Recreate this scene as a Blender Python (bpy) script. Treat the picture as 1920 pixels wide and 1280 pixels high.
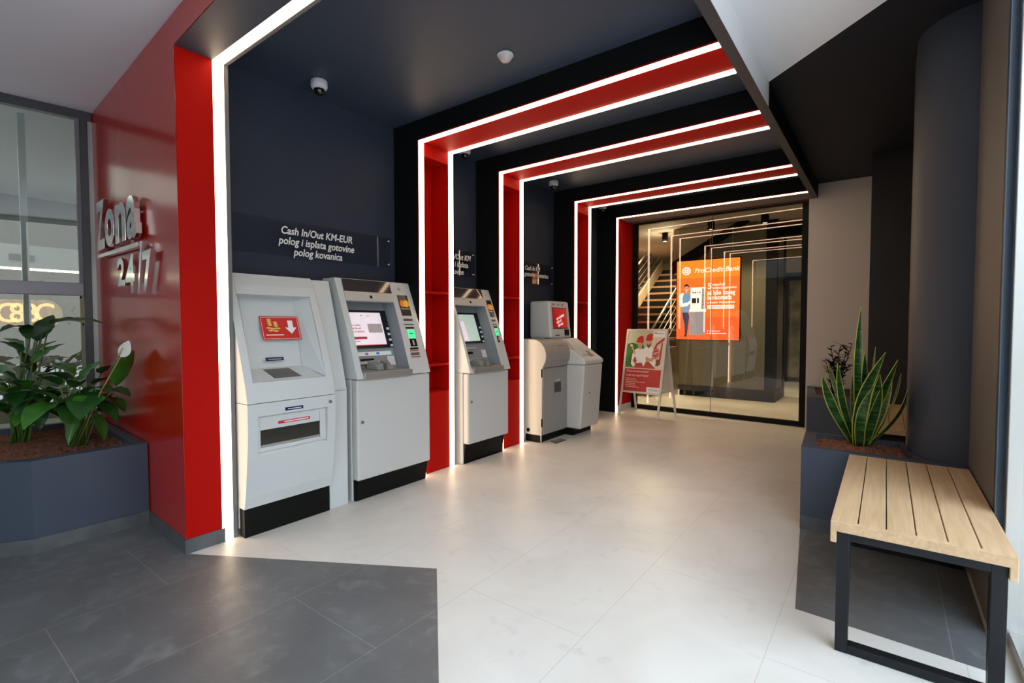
import bpy, bmesh, math, random
from mathutils import Vector, Matrix
S = bpy.context.scene
for o in list(bpy.data.objects): bpy.data.objects.remove(o)
random.seed(7)

# ---------------------------------------------------------------- camera
F_PX = 928.5; YAW = math.radians(37.081); PIT = math.radians(2.034); ROL = math.radians(-0.072)
fw = Vector((-math.sin(YAW)*math.cos(PIT), math.cos(YAW)*math.cos(PIT), -math.sin(PIT)))
r0 = Vector((math.cos(YAW), math.sin(YAW), 0)); u0 = r0.cross(fw)
RT = r0*math.cos(ROL)+u0*math.sin(ROL); UP = -r0*math.sin(ROL)+u0*math.cos(ROL)
CAM = Vector((0, 0, 1.3))
cd = bpy.data.cameras.new('camera'); co = bpy.data.objects.new('camera', cd); S.collection.objects.link(co)
cd.sensor_width = 36; cd.lens = F_PX/1920*36; cd.clip_start = .05; cd.clip_end = 200
M = Matrix((RT, UP, -fw)).transposed().to_4x4(); M.translation = CAM; co.matrix_world = M
S.camera = co
def at(px, py, ax, v):                      # point of the place on the plane ax = v, seen along the ray of a photo pixel
    d = fw+RT*(px-960)/F_PX-UP*(py-640)/F_PX; i = 'xyz'.index(ax); t = (v-CAM[i])/d[i]; return CAM+d*t

# ---------------------------------------------------------------- world, sky, exposure
S.view_settings.view_transform = 'Standard'; S.view_settings.look = 'None'; S.view_settings.gamma = 1
S.view_settings.use_curve_mapping = False; S.view_settings.exposure = 0.32
W = bpy.data.worlds.new('sky'); S.world = W; W.use_nodes = True
nt = W.node_tree; bg = nt.nodes['Background']
tc = nt.nodes.new('ShaderNodeTexCoord'); sx = nt.nodes.new('ShaderNodeSeparateXYZ'); rp = nt.nodes.new('ShaderNodeValToRGB')
nt.links.new(tc.outputs['Generated'], sx.inputs[0]); nt.links.new(sx.outputs['Z'], rp.inputs[0]); nt.links.new(rp.outputs[0], bg.inputs[0])
rp.color_ramp.elements[0].position = 0.0; rp.color_ramp.elements[0].color = (.88, .93, 1.0, 1)
rp.color_ramp.elements[1].position = .6; rp.color_ramp.elements[1].color = (.72, .83, 1.0, 1)
bg.inputs[1].default_value = 6.2
LED_E = 5.5
sl_ = bpy.data.lights.new('sun', 'SUN'); sl_.energy = 9; sl_.angle = math.radians(1); sl_.color = (1, .97, .92)
so_ = bpy.data.objects.new('sun', sl_); S.collection.objects.link(so_); so_.rotation_euler = (0, math.radians(-38), 0)   # comes over the building, lights only the street

# ---------------------------------------------------------------- materials
MATS = {}
def mat(name, col, rough=.5, metal=0, emit=0, ecol=None, spec=.5, coat=0, noise=0, nscale=8, bump=0, bscale=200, aniso=None):
    if name in MATS: return MATS[name]
    m = bpy.data.materials.new(name); m.use_nodes = True; n = m.node_tree.nodes; l = m.node_tree.links; b = n['Principled BSDF']
    b.inputs['Base Color'].default_value = (*col, 1); b.inputs['Roughness'].default_value = rough; b.inputs['Metallic'].default_value = metal
    b.inputs['Specular IOR Level'].default_value = spec; b.inputs['Coat Weight'].default_value = coat; b.inputs['Coat Roughness'].default_value = .08
    if emit: b.inputs['Emission Color'].default_value = (*(ecol or col), 1); b.inputs['Emission Strength'].default_value = emit
    if noise or bump:
        t = n.new('ShaderNodeTexCoord')
        if noise:
            z = n.new('ShaderNodeTexNoise'); z.inputs['Scale'].default_value = nscale; z.inputs['Detail'].default_value = 5; l.new(t.outputs['Object'], z.inputs[0])
            r = n.new('ShaderNodeValToRGB'); l.new(z.outputs[0], r.inputs[0])
            r.color_ramp.elements[0].position = .3; r.color_ramp.elements[1].position = .7
            r.color_ramp.elements[0].color = (*[c*(1-noise) for c in col], 1); r.color_ramp.elements[1].color = (*[min(1, c*(1+noise)) for c in col], 1)
            l.new(r.outputs[0], b.inputs['Base Color'])
        if bump:
            z2 = n.new('ShaderNodeTexNoise'); z2.inputs['Scale'].default_value = bscale; z2.inputs['Detail'].default_value = 3; l.new(t.outputs['Object'], z2.inputs[0])
            bp = n.new('ShaderNodeBump'); bp.inputs['Strength'].default_value = bump; bp.inputs['Distance'].default_value = .01; l.new(z2.outputs[0], bp.inputs['Height']); l.new(bp.outputs[0], b.inputs['Normal'])
    MATS[name] = m; return m
def nodes(m): return m.node_tree.nodes, m.node_tree.links, m.node_tree.nodes['Principled BSDF']
def math_(n, l, op, a, b=None, c=None):
    x = n.new('ShaderNodeMath'); x.operation = op
    for i, v in enumerate((a, b, c)):
        if v is None: continue
        if isinstance(v, (int, float)): x.inputs[i].default_value = v
        else: l.new(v, x.inputs[i])
    return x.outputs[0]
def mixc(n, l, f, a, b):
    x = n.new('ShaderNodeMix'); x.data_type = 'RGBA'; l.new(f, x.inputs[0])
    for i, v in ((6, a), (7, b)):
        if isinstance(v, tuple): x.inputs[i].default_value = (*v, 1)
        else: l.new(v, x.inputs[i])
    return x.outputs[2]
def tile_mat(name, base, stain, grout, ox, oy, wx, wy, rough, gw=.002, slate=False):
    m = mat(name, base, rough); n, l, b = nodes(m)
    g = n.new('ShaderNodeNewGeometry'); s = n.new('ShaderNodeSeparateXYZ'); l.new(g.outputs['Position'], s.inputs[0])
    fx = math_(n, l, 'MULTIPLY', math_(n, l, 'SUBTRACT', s.outputs[0], ox), 1/wx)
    col = math_(n, l, 'FLOOR', fx)
    shift = math_(n, l, 'MULTIPLY', col, .37)
    fy = math_(n, l, 'ADD', math_(n, l, 'MULTIPLY', math_(n, l, 'SUBTRACT', s.outputs[1], oy), 1/wy), shift)
    def line(f, w):
        fr = math_(n, l, 'FRACT', f); d = math_(n, l, 'MINIMUM', fr, math_(n, l, 'SUBTRACT', 1.0, fr)); return math_(n, l, 'LESS_THAN', math_(n, l, 'MULTIPLY', d, w), gw)
    gl = math_(n, l, 'MAXIMUM', line(fx, wx), line(fy, wy))
    def noise(sc, det, lo, hi, dist=0):
        z = n.new('ShaderNodeTexNoise'); z.inputs['Scale'].default_value = sc; z.inputs['Detail'].default_value = det; z.inputs['Distortion'].default_value = dist
        l.new(g.outputs['Position'], z.inputs[0]); r = n.new('ShaderNodeMapRange'); r.inputs[1].default_value = lo; r.inputs[2].default_value = hi; l.new(z.outputs[0], r.inputs[0]); return r.outputs[0]
    c1 = mixc(n, l, noise(2.2, 6, .38, .68, .6), base, stain)
    if slate: c1 = mixc(n, l, noise(7, 10, .52, .75, 1.2), c1, tuple(c*1.35 for c in base))
    else: c1 = mixc(n, l, math_(n, l, 'MULTIPLY', noise(5, 9, .60, .8, 1.5), .5), c1, tuple(c*.72 for c in stain))
    l.new(mixc(n, l, math_(n, l, 'MULTIPLY', gl, .7), c1, grout), b.inputs['Base Color'])
    z = noise(14, 6, 0, 1); rr = math_(n, l, 'ADD', math_(n, l, 'MULTIPLY', z, .16), rough-.08); l.new(rr, b.inputs['Roughness'])
    bp = n.new('ShaderNodeBump'); bp.inputs['Strength'].default_value = .12 if slate else .05; bp.inputs['Distance'].default_value = .01; l.new(noise(30, 6, 0, 1), bp.inputs['Height']); l.new(bp.outputs[0], b.inputs['Normal'])
    return m
def glass_mat(name, tint, refl=1.45, rough=0.0, face=1.0):
    m = bpy.data.materials.new(name); m.use_nodes = True; n = m.node_tree.nodes; l = m.node_tree.links
    for x in list(n): n.remove(x)
    o = n.new('ShaderNodeOutputMaterial'); t = n.new('ShaderNodeBsdfTransparent'); t.inputs[0].default_value = (*tint, 1)
    g = n.new('ShaderNodeBsdfGlossy'); g.inputs['Roughness'].default_value = rough; f = n.new('ShaderNodeFresnel'); f.inputs[0].default_value = refl
    k = math_(n, l, 'MULTIPLY', f.outputs[0], face)
    x = n.new('ShaderNodeMixShader'); l.new(k, x.inputs[0]); l.new(t.outputs[0], x.inputs[1]); l.new(g.outputs[0], x.inputs[2]); l.new(x.outputs[0], o.inputs[0])
    MATS[name] = m; return m
def wood_mat(name, c1, c2, sc=1.0):
    m = mat(name, c1, .5); n, l, b = nodes(m); g = n.new('ShaderNodeTexCoord'); mp = n.new('ShaderNodeMapping'); l.new(g.outputs['Object'], mp.inputs[0])
    mp.inputs['Scale'].default_value = (26*sc, 1.6*sc, 26*sc)
    z = n.new('ShaderNodeTexNoise'); z.inputs['Scale'].default_value = 1.5; z.inputs['Detail'].default_value = 8; z.inputs['Distortion'].default_value = 1.2; l.new(mp.outputs[0], z.inputs[0])
    r = n.new('ShaderNodeValToRGB'); r.color_ramp.elements[0].position = .3; r.color_ramp.elements[1].position = .7; r.color_ramp.elements[0].color = (*c2, 1); r.color_ramp.elements[1].color = (*c1, 1)
    l.new(z.outputs[0], r.inputs[0]); l.new(r.outputs[0], b.inputs['Base Color']); return m

NAVY = mat('navy_paint', (.027, .035, .058), .6, spec=.3, noise=.05, nscale=3)
BLACKN = mat('black_navy_paint', (.004, .0045, .006), .7, spec=.15)
COLN = mat('column_navy', (.036, .044, .064), .55, noise=.05, nscale=2)
BROWNG = mat('taupe_paint', (.10, .088, .082), .55)
BLUEC = mat('slate_blue_paint', (.05, .085, .13), .4)
RED = mat('red_paint', (.44, .0035, .0012), .6, spec=.10)
REDG = mat('red_gloss_panel', (.50, .008, .004), .17, spec=.6)
WHITEC = mat('white_ceiling_paint', (.84, .84, .87), .8)
CREAM = mat('pale_wall_paint', (.58, .53, .49), .75)
LED = mat('led_diffuser', (1, .95, .9), .5, emit=LED_E, ecol=(1.0, .74, .48))
GREYR = mat('grey_profile', (.16, .15, .145), .5)
SKIRT = mat('slate_skirting', (.085, .09, .095), .45, noise=.25, nscale=9)
WSKIRT = mat('white_skirting', (.6, .57, .52), .5)
BLK = mat('black_satin', (.003, .003, .003), .5, spec=.18)
BLKM = mat('black_steel', (.006, .007, .009), .42, spec=.3)
ALU = mat('brushed_aluminium', (.55, .54, .52), .35, metal=.85)
ALUD = mat('dark_window_frame', (.075, .075, .085), .4, metal=.3)
ALUP = mat('grey_window_rail', (.30, .28, .31), .4, metal=.2)
CHROME = mat('chrome', (.93, .94, .92), .13, metal=1)
WHM = mat('machine_white', (.58, .60, .60), .38, noise=.03, nscale=2, bump=.03, bscale=400)
WHM2 = mat('machine_warm_white', (.56, .555, .54), .4, bump=.03, bscale=400)
GRM = mat('machine_grey', (.30, .285, .265), .42)
SILV = mat('silver_plastic', (.50, .50, .49), .38, metal=.3)
RECG = mat('recess_grey', (.25, .27, .29), .45)
METL = mat('metal_shelf', (.45, .43, .40), .35, metal=.6)
DGL = mat('dark_glass', (.05, .04, .04), .06, spec=.8)
NAVYST = mat('navy_sticker', (.005, .01, .08), .4)
REDST = mat('red_sticker', (.6, .015, .012), .4)
WHST = mat('white_print', (.85, .85, .85), .5)
GOLDP = mat('gold_print', (.75, .48, .12), .4)
ORG = mat('orange_print', (.95, .22, .01), .4)
YEL = mat('yellow_print', (.95, .5, .02), .4)
BLUP = mat('blue_print', (.02, .2, .55), .4)
GREENL = mat('green_slot_light', (.02, .8, .15), .4, emit=1.6, ecol=(.02, .9, .18))
SCRW = mat('screen_white', (.5, .45, .48), .12, emit=.55, ecol=(.80, .70, .76))
SCRP = mat('screen_plum', (.3, .02, .06), .2, emit=.3, ecol=(.5, .02, .08))
SCRG = mat('screen_pale_green', (.4, .5, .45), .12, emit=.45, ecol=(.45, .58, .52))
SCRGD = mat('screen_dark_green', (.02, .12, .03), .2, emit=.2, ecol=(.03, .22, .05))
SCRR = mat('screen_red', (.25, .004, .004), .15, emit=.35, ecol=(.6, .004, .006))
KEYW = mat('white_key', (.8, .8, .8), .4)
SIGNG = glass_mat('acrylic', (.93, .93, .95), 1.45, 0.02, .4)
GLASS = glass_mat('clear_glass', (.90, .89, .82), 1.5, 0.0, 3.0)
GLASSW = glass_mat('window_glass', (.66, .74, .70), 1.5, 0.0, 6.5)
GLASSE = glass_mat('entrance_glass', (.9, .95, .93), 1.5, 0.0, 1.5)
WOOD = wood_mat('light_oak', (.62, .43, .25), (.50, .32, .17))
TREAD = wood_mat('dark_tread', (.30, .15, .06), (.22, .10, .04))
SOIL = mat('clay_pebbles', (.20, .070, .035), .9, noise=.85, nscale=75, bump=1.0, bscale=80)
LEAF = mat('leaf_green', (.045, .17, .018), .3, noise=.35, nscale=12)
LEAFD = mat('leaf_dark', (.018, .080, .014), .3, noise=.3, nscale=12)
STEM = mat('stem_green', (.10, .20, .04), .4)
YSTEM = mat('flower_stem', (.30, .28, .06), .5)
SPATHE = mat('white_spathe', (.80, .76, .70), .45)
SNG = mat('snake_leaf', (.018, .075, .018), .3)
n, l, b = nodes(SNG)
t_ = n.new('ShaderNodeTexCoord'); mp_ = n.new('ShaderNodeMapping'); mp_.inputs['Scale'].default_value = (6, 6, 42); l.new(t_.outputs['Object'], mp_.inputs[0])
z_ = n.new('ShaderNodeTexNoise'); z_.inputs['Scale'].default_value = 1.6; z_.inputs['Detail'].default_value = 4; l.new(mp_.outputs[0], z_.inputs[0])
r_ = n.new('ShaderNodeValToRGB'); r_.color_ramp.elements[0].position = .42; r_.color_ramp.elements[1].position = .62
r_.color_ramp.elements[0].color = (.008, .035, .010, 1); r_.color_ramp.elements[1].color = (.05, .15, .035, 1); l.new(z_.outputs[0], r_.inputs[0]); l.new(r_.outputs[0], b.inputs['Base Color'])
SNY = mat('snake_leaf_margin', (.42, .42, .06), .35)
ZZ = mat('zz_leaf', (.006, .018, .008), .25)
FLOORL = tile_mat('light_porcelain_tile', (.68, .655, .61), (.61, .58, .53), (.46, .42, .37), -.98, 2.55, .625, 1.22, .38, .0016)
FLOORD = tile_mat('dark_slate_tile', (.125, .128, .13), (.095, .098, .10), (.27, .26, .25), -3.455, .90, .615, 1.22, .42, .0018, True)
OLIVE = mat('olive_grey_wall', (.115, .112, .085), .3)
BEIGEI = mat('beige_interior_wall', (.60, .52, .36), .7)
CEILI = mat('interior_ceiling', (.40, .34, .30), .8)
SPOT = mat('spot_lens', (1, .8, .55), .4, emit=4, ecol=(1, .78, .5))
POSTO = mat('backlit_orange', (.9, .17, .02), .4, emit=.95, ecol=(.95, .165, .018))
POSTO2 = mat('backlit_orange_top', (.9, .25, .02), .4, emit=.95, ecol=(.98, .25, .02))
POSTO3 = mat('backlit_orange_low', (.9, .13, .02), .4, emit=.95, ecol=(.95, .105, .02))
PW = mat('backlit_white', (.9, .9, .9), .4, emit=.9, ecol=(.9, .88, .84))
PG = mat('backlit_grey', (.4, .4, .42), .4, emit=.5, ecol=(.42, .42, .44))
PD = mat('backlit_dark', (.03, .03, .03), .4, emit=.05, ecol=(.2, .1, .1))
PB = mat('backlit_blue', (.15, .35, .6), .4, emit=.7, ecol=(.20, .38, .62))
PJ = mat('backlit_jeans', (.03, .05, .12), .4, emit=.4, ecol=(.05, .08, .2))
PS = mat('backlit_skin', (.6, .32, .2), .4, emit=.7, ecol=(.75, .40, .25))

# ---------------------------------------------------------------- mesh helpers
class MB:
    def __init__(s): s.v = []; s.f = []; s.mi = []; s.sm = []; s.k = 0
    def add(s, vs, fs, smooth=False):
        b = len(s.v); s.v += [tuple(p) for p in vs]
        for f in fs: s.f.append([b+i for i in f]); s.mi.append(s.k); s.sm.append(smooth)
        return s
    def use(s, k): s.k = k; return s
    def box(s, x0, x1, y0, y1, z0, z1):
        return s.hexa([(x0, y0, z0), (x1, y0, z0), (x1, y1, z0), (x0, y1, z0), (x0, y0, z1), (x1, y0, z1), (x1, y1, z1), (x0, y1, z1)])
    def hexa(s, p): return s.add(p, [(3, 2, 1, 0), (4, 5, 6, 7), (0, 1, 5, 4), (1, 2, 6, 5), (2, 3, 7, 6), (3, 0, 4, 7)])
    def prism(s, poly, vec, smooth=False):
        n = len(poly); vec = Vector(vec); a = [Vector(p) for p in poly]; bb = [p+vec for p in a]
        s.add(a+bb, [tuple(range(n))[::-1], tuple(range(n, 2*n))])
        return s.add(a+bb, [(i, (i+1) % n, n+(i+1) % n, n+i) for i in range(n)], smooth)
    def poly(s, pts): return s.add(pts, [tuple(range(len(pts)))])
    def tube(s, path, rad, seg=10, smooth=True, cap=True):
        path = [Vector(p) for p in path]; R = rad if isinstance(rad, (list, tuple)) else [rad]*len(path); vs = []; prev = None
        for i, p in enumerate(path):
            t = (path[min(i+1, len(path)-1)]-path[max(i-1, 0)]).normalized()
            a = prev if prev is not None else (Vector((0, 0, 1)) if abs(t.z) < .9 else Vector((1, 0, 0)))
            a = (a-t*a.dot(t)).normalized(); prev = a; c = t.cross(a)
            for k in range(seg): th = 2*math.pi*k/seg; vs.append(p+(a*math.cos(th)+c*math.sin(th))*R[i])
        fs = [(i*seg+k, i*seg+(k+1) % seg, (i+1)*seg+(k+1) % seg, (i+1)*seg+k) for i in range(len(path)-1) for k in range(seg)]
        s.add(vs, fs, smooth)
        if cap: s.add(vs[:seg], [tuple(range(seg))[::-1]]); s.add(vs[-seg:], [tuple(range(seg))])
        return s
    def lathe(s, c, prof, seg=28, axis=(0, 0, 1)):
        c = Vector(c); ax = Vector(axis).normalized(); a = Vector((1, 0, 0)) if abs(ax.x) < .9 else Vector((0, 1, 0)); a = (a-ax*a.dot(ax)).normalized(); d = ax.cross(a)
        vs = [c+ax*h+(a*math.cos(2*math.pi*k/seg)+d*math.sin(2*math.pi*k/seg))*max(r, 1e-4) for r, h in prof for k in range(seg)]
        fs = [(i*seg+k, i*seg+(k+1) % seg, (i+1)*seg+(k+1) % seg, (i+1)*seg+k) for i in range(len(prof)-1) for k in range(seg)]
        return s.add(vs, fs, True)
    def bar(s, a, b_, w, h, up=(0, 0, 1)):
        a = Vector(a); b_ = Vector(b_); t = (b_-a).normalized(); u = Vector(up); u = (u-t*u.dot(t)).normalized(); r = t.cross(u)*w/2; u = u*h/2
        return s.hexa([a-r-u, a+r-u, a+r+u, a-r+u, b_-r-u, b_+r-u, b_+r+u, b_-r+u])
    def text(s, txt, size, o, right, up, ext=0, bold=0, shear=0, align='LEFT', sx=1.0, sp=1.0):
        c = bpy.data.curves.new('t', 'FONT'); c.body = txt; c.size = size; c.align_x = align; c.align_y = 'CENTER'; c.shear = shear; c.offset = bold; c.extrude = ext; c.resolution_u = 3; c.space_character = sp
        ob = bpy.data.objects.new('t', c); S.collection.objects.link(ob); dg = bpy.context.evaluated_depsgraph_get(); me = bpy.data.meshes.new_from_object(ob.evaluated_get(dg))
        o = Vector(o); R = Vector(right).normalized(); U = Vector(up).normalized(); N = R.cross(U)
        s.add([o+R*v.co.x*sx+U*v.co.y+N*v.co.z for v in me.vertices], [tuple(p.vertices) for p in me.polygons])
        bpy.data.objects.remove(ob); bpy.data.curves.remove(c); bpy.data.meshes.remove(me); return s
def origin(o):
    v = Vector((0, 0, 0))
    while o is not None: v += o.location; o = o.parent
    return v
def part(name, mb, m, parent=None, bevel=0, seg=2, label=None, loc=None):
    me = bpy.data.meshes.new(name); off = origin(parent) if parent else Vector(loc or (0, 0, 0))
    me.from_pydata([tuple(Vector(p)-off) for p in mb.v], [], mb.f)
    ms = m if isinstance(m, (list, tuple)) else [m]
    for x in ms: me.materials.append(x)
    for p, k, sm in zip(me.polygons, mb.mi, mb.sm): p.material_index = k if len(ms) > 1 else 0; p.use_smooth = sm
    bm = bmesh.new(); bm.from_mesh(me); bmesh.ops.remove_doubles(bm, verts=bm.verts, dist=1e-5)
    if not getattr(mb, 'flat', False): bmesh.ops.recalc_face_normals(bm, faces=bm.faces)
    bm.to_mesh(me); bm.free()
    o = bpy.data.objects.new(name, me); S.collection.objects.link(o)
    if parent: o.parent = parent
    elif loc: o.location = loc
    if bevel:
        b = o.modifiers.new('bevel', 'BEVEL'); b.width = bevel; b.segments = seg; b.limit_method = 'ANGLE'; b.angle_limit = math.radians(35); b.harden_normals = False
    if label: o['label'] = label
    return o
def struct(name, mb, m, parent=None, bevel=0):
    o = part(name, mb, m, parent, bevel)
    if not parent: o['kind'] = 'structure'
    return o
def root(name, label, cat, loc, group=None):
    o = bpy.data.objects.new(name, None); S.collection.objects.link(o); o.location = loc; o.empty_display_size = .1
    o['label'] = label; o['category'] = cat
    if group: o['group'] = group
    return o
def tag(o, label, cat, group=None):
    o['label'] = label; o['category'] = cat
    if group: o['group'] = group
    return o
def copy_tree(o, parent=None):
    c = o.copy(); S.collection.objects.link(c); c.parent = parent
    for ch in list(o.children): copy_tree(ch, c)
    return c
def rot2(p, a): return (p[0]*math.cos(a)-p[1]*math.sin(a), p[0]*math.sin(a)+p[1]*math.cos(a))

# ================================================================ SETTING
XW = -3.15; XB = -3.462; ZP = 2.83; ZC = 3.0; XE = -.76; XF = -.697
struct('floor', MB().box(-9.5, 2.5, -6, 14, -.1, 0), FLOORL)
struct('floor', MB().prism([(-3.139, 1.091, -.02), (-1.881, 1.823, -.02), (.0, .02, -.02), (.41, -.36, -.02), (.41, -5.9, -.02), (-5.6, -5.9, -.02), (-5.15, 1.195, -.02)][::-1], (0, 0, .0212)), FLOORD)
struct('floor', MB().prism([(-.47, 4.14, -.02), (-.306, 2.545, -.02), (.36, 2.511, -.02), (.36, 4.14, -.02)], (0, 0, .0212)), FLOORD)
# front wall of the tunnel: glossy red, with opening
RA = Vector((-5.17, 1.195)); RB = Vector((-3.142, 1.091)); rd = (RB-RA).normalized()
def ry(x): return 1.195+(x+5.17)*(1.091-1.195)/(5.17-3.142)
struct('wall_front', MB().prism([(-5.17, 1.195, 0), (-3.142, 1.091, 0), (-3.142, 1.278, 0), (-3.20, 1.37, 0), (-3.5, 1.37, 0), (-5.17, 1.40, 0)], (0, 0, ZC)), [REDG])
struct('wall_front', MB().prism([(-3.142, 1.091, ZP), (XF, ry(XF), ZP), (XF, 1.28, ZP), (-3.142, 1.28, ZP)], (0, 0, ZC-ZP)), REDG)
# grey underside panel of the first portal and the return above the light strip
struct('trim_1', MB().prism([(-3.142, 1.094, ZP-.004), (XF, ry(XF)+.003, ZP-.004), (XF, 1.284, ZP-.004), (-3.142, 1.284, ZP-.004)], (0, 0, .004)), mat('portal_soffit_grey', (.040, .052, .078), .55))
struct('trim_2', MB().box(-3.16, XE, 1.28, 1.35, ZP+.004, ZC).box(-3.2, -3.153, 1.3, 1.35, 0, ZC), GREYR)
struct('trim_3', MB().box(-3.2, -3.145, 1.348, 1.372, 0, ZP-.0).box(-3.2, XE, 1.348, 1.372, ZP-.0, ZC), GREYR)
# red reveal facing the room: thin panel on the wall's end
struct('trim_4', MB().box(-3.142, -3.138, 1.094, 1.281, .0, ZP), RED)
struct('baseboard_front', MB().prism([(-3.85, ry(-3.85)-.008, 0), (-3.13, ry(-3.13)-.008, 0), (-3.13, 1.295, 0), (-3.138, 1.295, 0), (-3.138, ry(-3.138), 0), (-3.85, ry(-3.85), 0)], (0, 0, .082)), SKIRT)
# back wall of the machine niches, ceiling
struct('wall_left', MB().box(XB-.4, XB, 1.372, 7.30, 0, ZC), NAVY)
struct('ceiling', MB().box(XB-.4, XE, 1.372, 7.30, ZC, ZC+.12), mat('navy_ceiling_paint', (.038, .052, .082), .5, spec=.35))
struct('ceiling', MB().prism([(-9.3, -6, ZC), (XF, -6, ZC), (XF, 1.12, ZC), (XB-.4, 1.372, ZC), (-5.17, 1.4, ZC), (-5.17, 2.7, ZC), (-9.3, 2.7, ZC)], (0, 0, .12)), WHITEC)
struct('ceiling', MB().prism([(XF, -6, ZC), (.48, -6, ZC), (.48, 2.857, ZC), (XF, 3.925, ZC)], (0, 0, .12)), WHITEC)
struct('ceiling', MB().prism([(XF, 3.925, ZC), (.48, 2.857, ZC), (1.2, 2.857, ZC), (1.2, 7.3, ZC), (XF, 7.3, ZC)], (0, 0, .12)), mat('black_ceiling_paint', (.010, .013, .020), .6, spec=.25))
# long edge beam that ends the portals on the right
struct('trim_5', MB().box(XE, XF-.001, 1.1, 7.12, ZP, ZC), mat('beam_charcoal', (.04, .042, .048), .5))
bm_ = MB(); bm_.prism([(XF, 1.1, ZP+.002), (XF, 3.93, ZP+.002), (XF, 3.93, ZC), (XF, 1.1, ZC)], (.002, 0, 0)); struct('trim_6', bm_, WHITEC)
bm_ = MB(); bm_.prism([(XF, 3.93, ZP+.002), (XF, 7.1, ZP+.002), (XF, 7.1, ZC), (XF, 3.93, ZC)], (.002, 0, 0)); struct('trim_7', bm_, BLACKN)

LW = .056
def portal(k, y0, y1, shelves, last=False):
    """red U shaped portal: pier against the wall and beam under the ceiling"""
    ya = y0+LW; yb = y1-(0 if last else LW)
    xr = XW-.003
    mb = MB()
    if shelves:
        zb = .70; zt = 2.72; xd = XW-.22
        mb.box(XB-.01, xr, y0, y1, 0, zb)                    # solid lower panel
        mb.box(XB-.01, xd, y0, y1, zb, ZC)                    # recess back
        mb.box(xd, xr, y0, ya, zb, ZC).box(xd, xr, yb, y1, zb, ZC)
        mb.box(xd, xr, ya, yb, zt, ZC)
    else: mb.box(XB-.01, xr, y0, y1, 0, ZC)
    mb.box(xr, XE, y0, y1, ZP+.003, ZC)
    p = struct('trim_%d' % k, mb, RED)
    if shelves:
        for z in shelves:
            struct('niche_shelf', MB().box(xd, xr-.004, ya+.0005, yb-.0005, z, z+.02), RED, p)
    if last: struct('portal_soffit', MB().box(xr+.004, XE, y0+LW+.002, y1, ZP-.001, ZP+.003), mat('taupe_soffit', (.17, .13, .11), .6), p)
    # dark front face of the pier and of the beam
    d = MB().box(XB-.01, XW-.012, y0-.004, y0, 0, ZC).box(XW-.012, XE, y0-.004, y0, ZP+.012, ZC)
    if not last: d.box(XB-.01, XW-.012, y1, y1+.004, 0, ZC).box(XW-.012, XE, y1, y1+.004, ZP+.012, ZC)
    struct('portal_face', d, BLACKN, p)
    return p
def led(y0, y1, label):
    r = root('light_strip', label, 'light', (XW, (y0+y1)/2, 0), 'LED strips outlining the portals')
    part('strip_upright', MB().box(XW-.0025, XW+.003, y0, y1, 0.0, ZP-.003), LED, r)
    part('strip_overhead', MB().box(XW-.0025, XE-.002, y0, y1, ZP-.003, ZP+.0025), LED, r)
portal(8, 2.876, 3.285, (.93, 1.565)); portal(9, 3.96, 4.37, (.93, 1.565)); portal(10, 5.482, 5.90, (.93, 1.565)); portal(11, 6.686, 7.27, None, True)
led(1.281, 1.348, 'widest white light strip framing the front opening beside the glossy red wall')
led(2.876, 2.876+LW, 'light strip on the near edge of the second portal, right of the first cash machine')
led(3.285-LW, 3.285, 'light strip on the far edge of the second portal, left of the narrower cash machine')
led(3.96, 3.96+LW, 'light strip on the near edge of the third portal, behind the narrower cash machine')
led(4.37-LW, 4.37, 'light strip on the far edge of the third portal, left of the grey kiosk')
led(5.482, 5.482+LW, 'light strip on the near edge of the fourth portal, right of the kiosk head')
led(5.90-LW, 5.90, 'light strip on the far edge of the fourth portal, above the white kiosk counter')
led(6.686, 6.686+LW, 'light strip on the last portal, left of the poster stand')
struct('baseboard_left', MB().box(XW-.002, XW+.008, 6.76, 7.22, 0, .09), WSKIRT)

# end glass wall
GY0, GY1 = 7.255, 7.15            # plane from x=-3.15 to x=-.79
def gy(x): return GY0+(x-XW)*(GY1-GY0)/(-.79-XW)
def gbox(mb, x0, x1, z0, z1, t0=-.03, t1=.03):
    return mb.hexa([(x0, gy(x0)+t0, z0), (x1, gy(x1)+t0, z0), (x1, gy(x1)+t1, z0), (x0, gy(x0)+t1, z0), (x0, gy(x0)+t0, z1), (x1, gy(x1)+t0, z1), (x1, gy(x1)+t1, z1), (x0, gy(x0)+t1, z1)])
win = root('window_1', 'tall frameless glass partition with black frame closing the end of the tunnel', 'window', (-2, gy(-2), 0)); win['kind'] = 'structure'
f_ = MB(); gbox(f_, XW, XW+.09, 0, ZP, -.0); gbox(f_, -.86, -.79, 0, ZP); gbox(f_, XW+.09, -.86, 0, .062); gbox(f_, XW+.09, -.86, ZP-.03, ZC)
part('window_frame', f_, BLK, win)
for x0, x1 in ((XW+.09, -1.956), (-1.950, -.86)):
    g_ = MB(); g_.flat = True; g_.add([(x0, gy(x0), .062), (x1, gy(x1), .062), (x1, gy(x1), ZP-.03), (x0, gy(x0), ZP-.03)], [(0, 1, 2, 3)])
    part('pane', g_, GLASS, win)
j_ = MB(); gbox(j_, -1.956, -1.950, .062, ZP-.03, -.005, .005); part('seal', j_, mat('clear_seal', (.10, .11, .08), .3), win)

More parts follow.
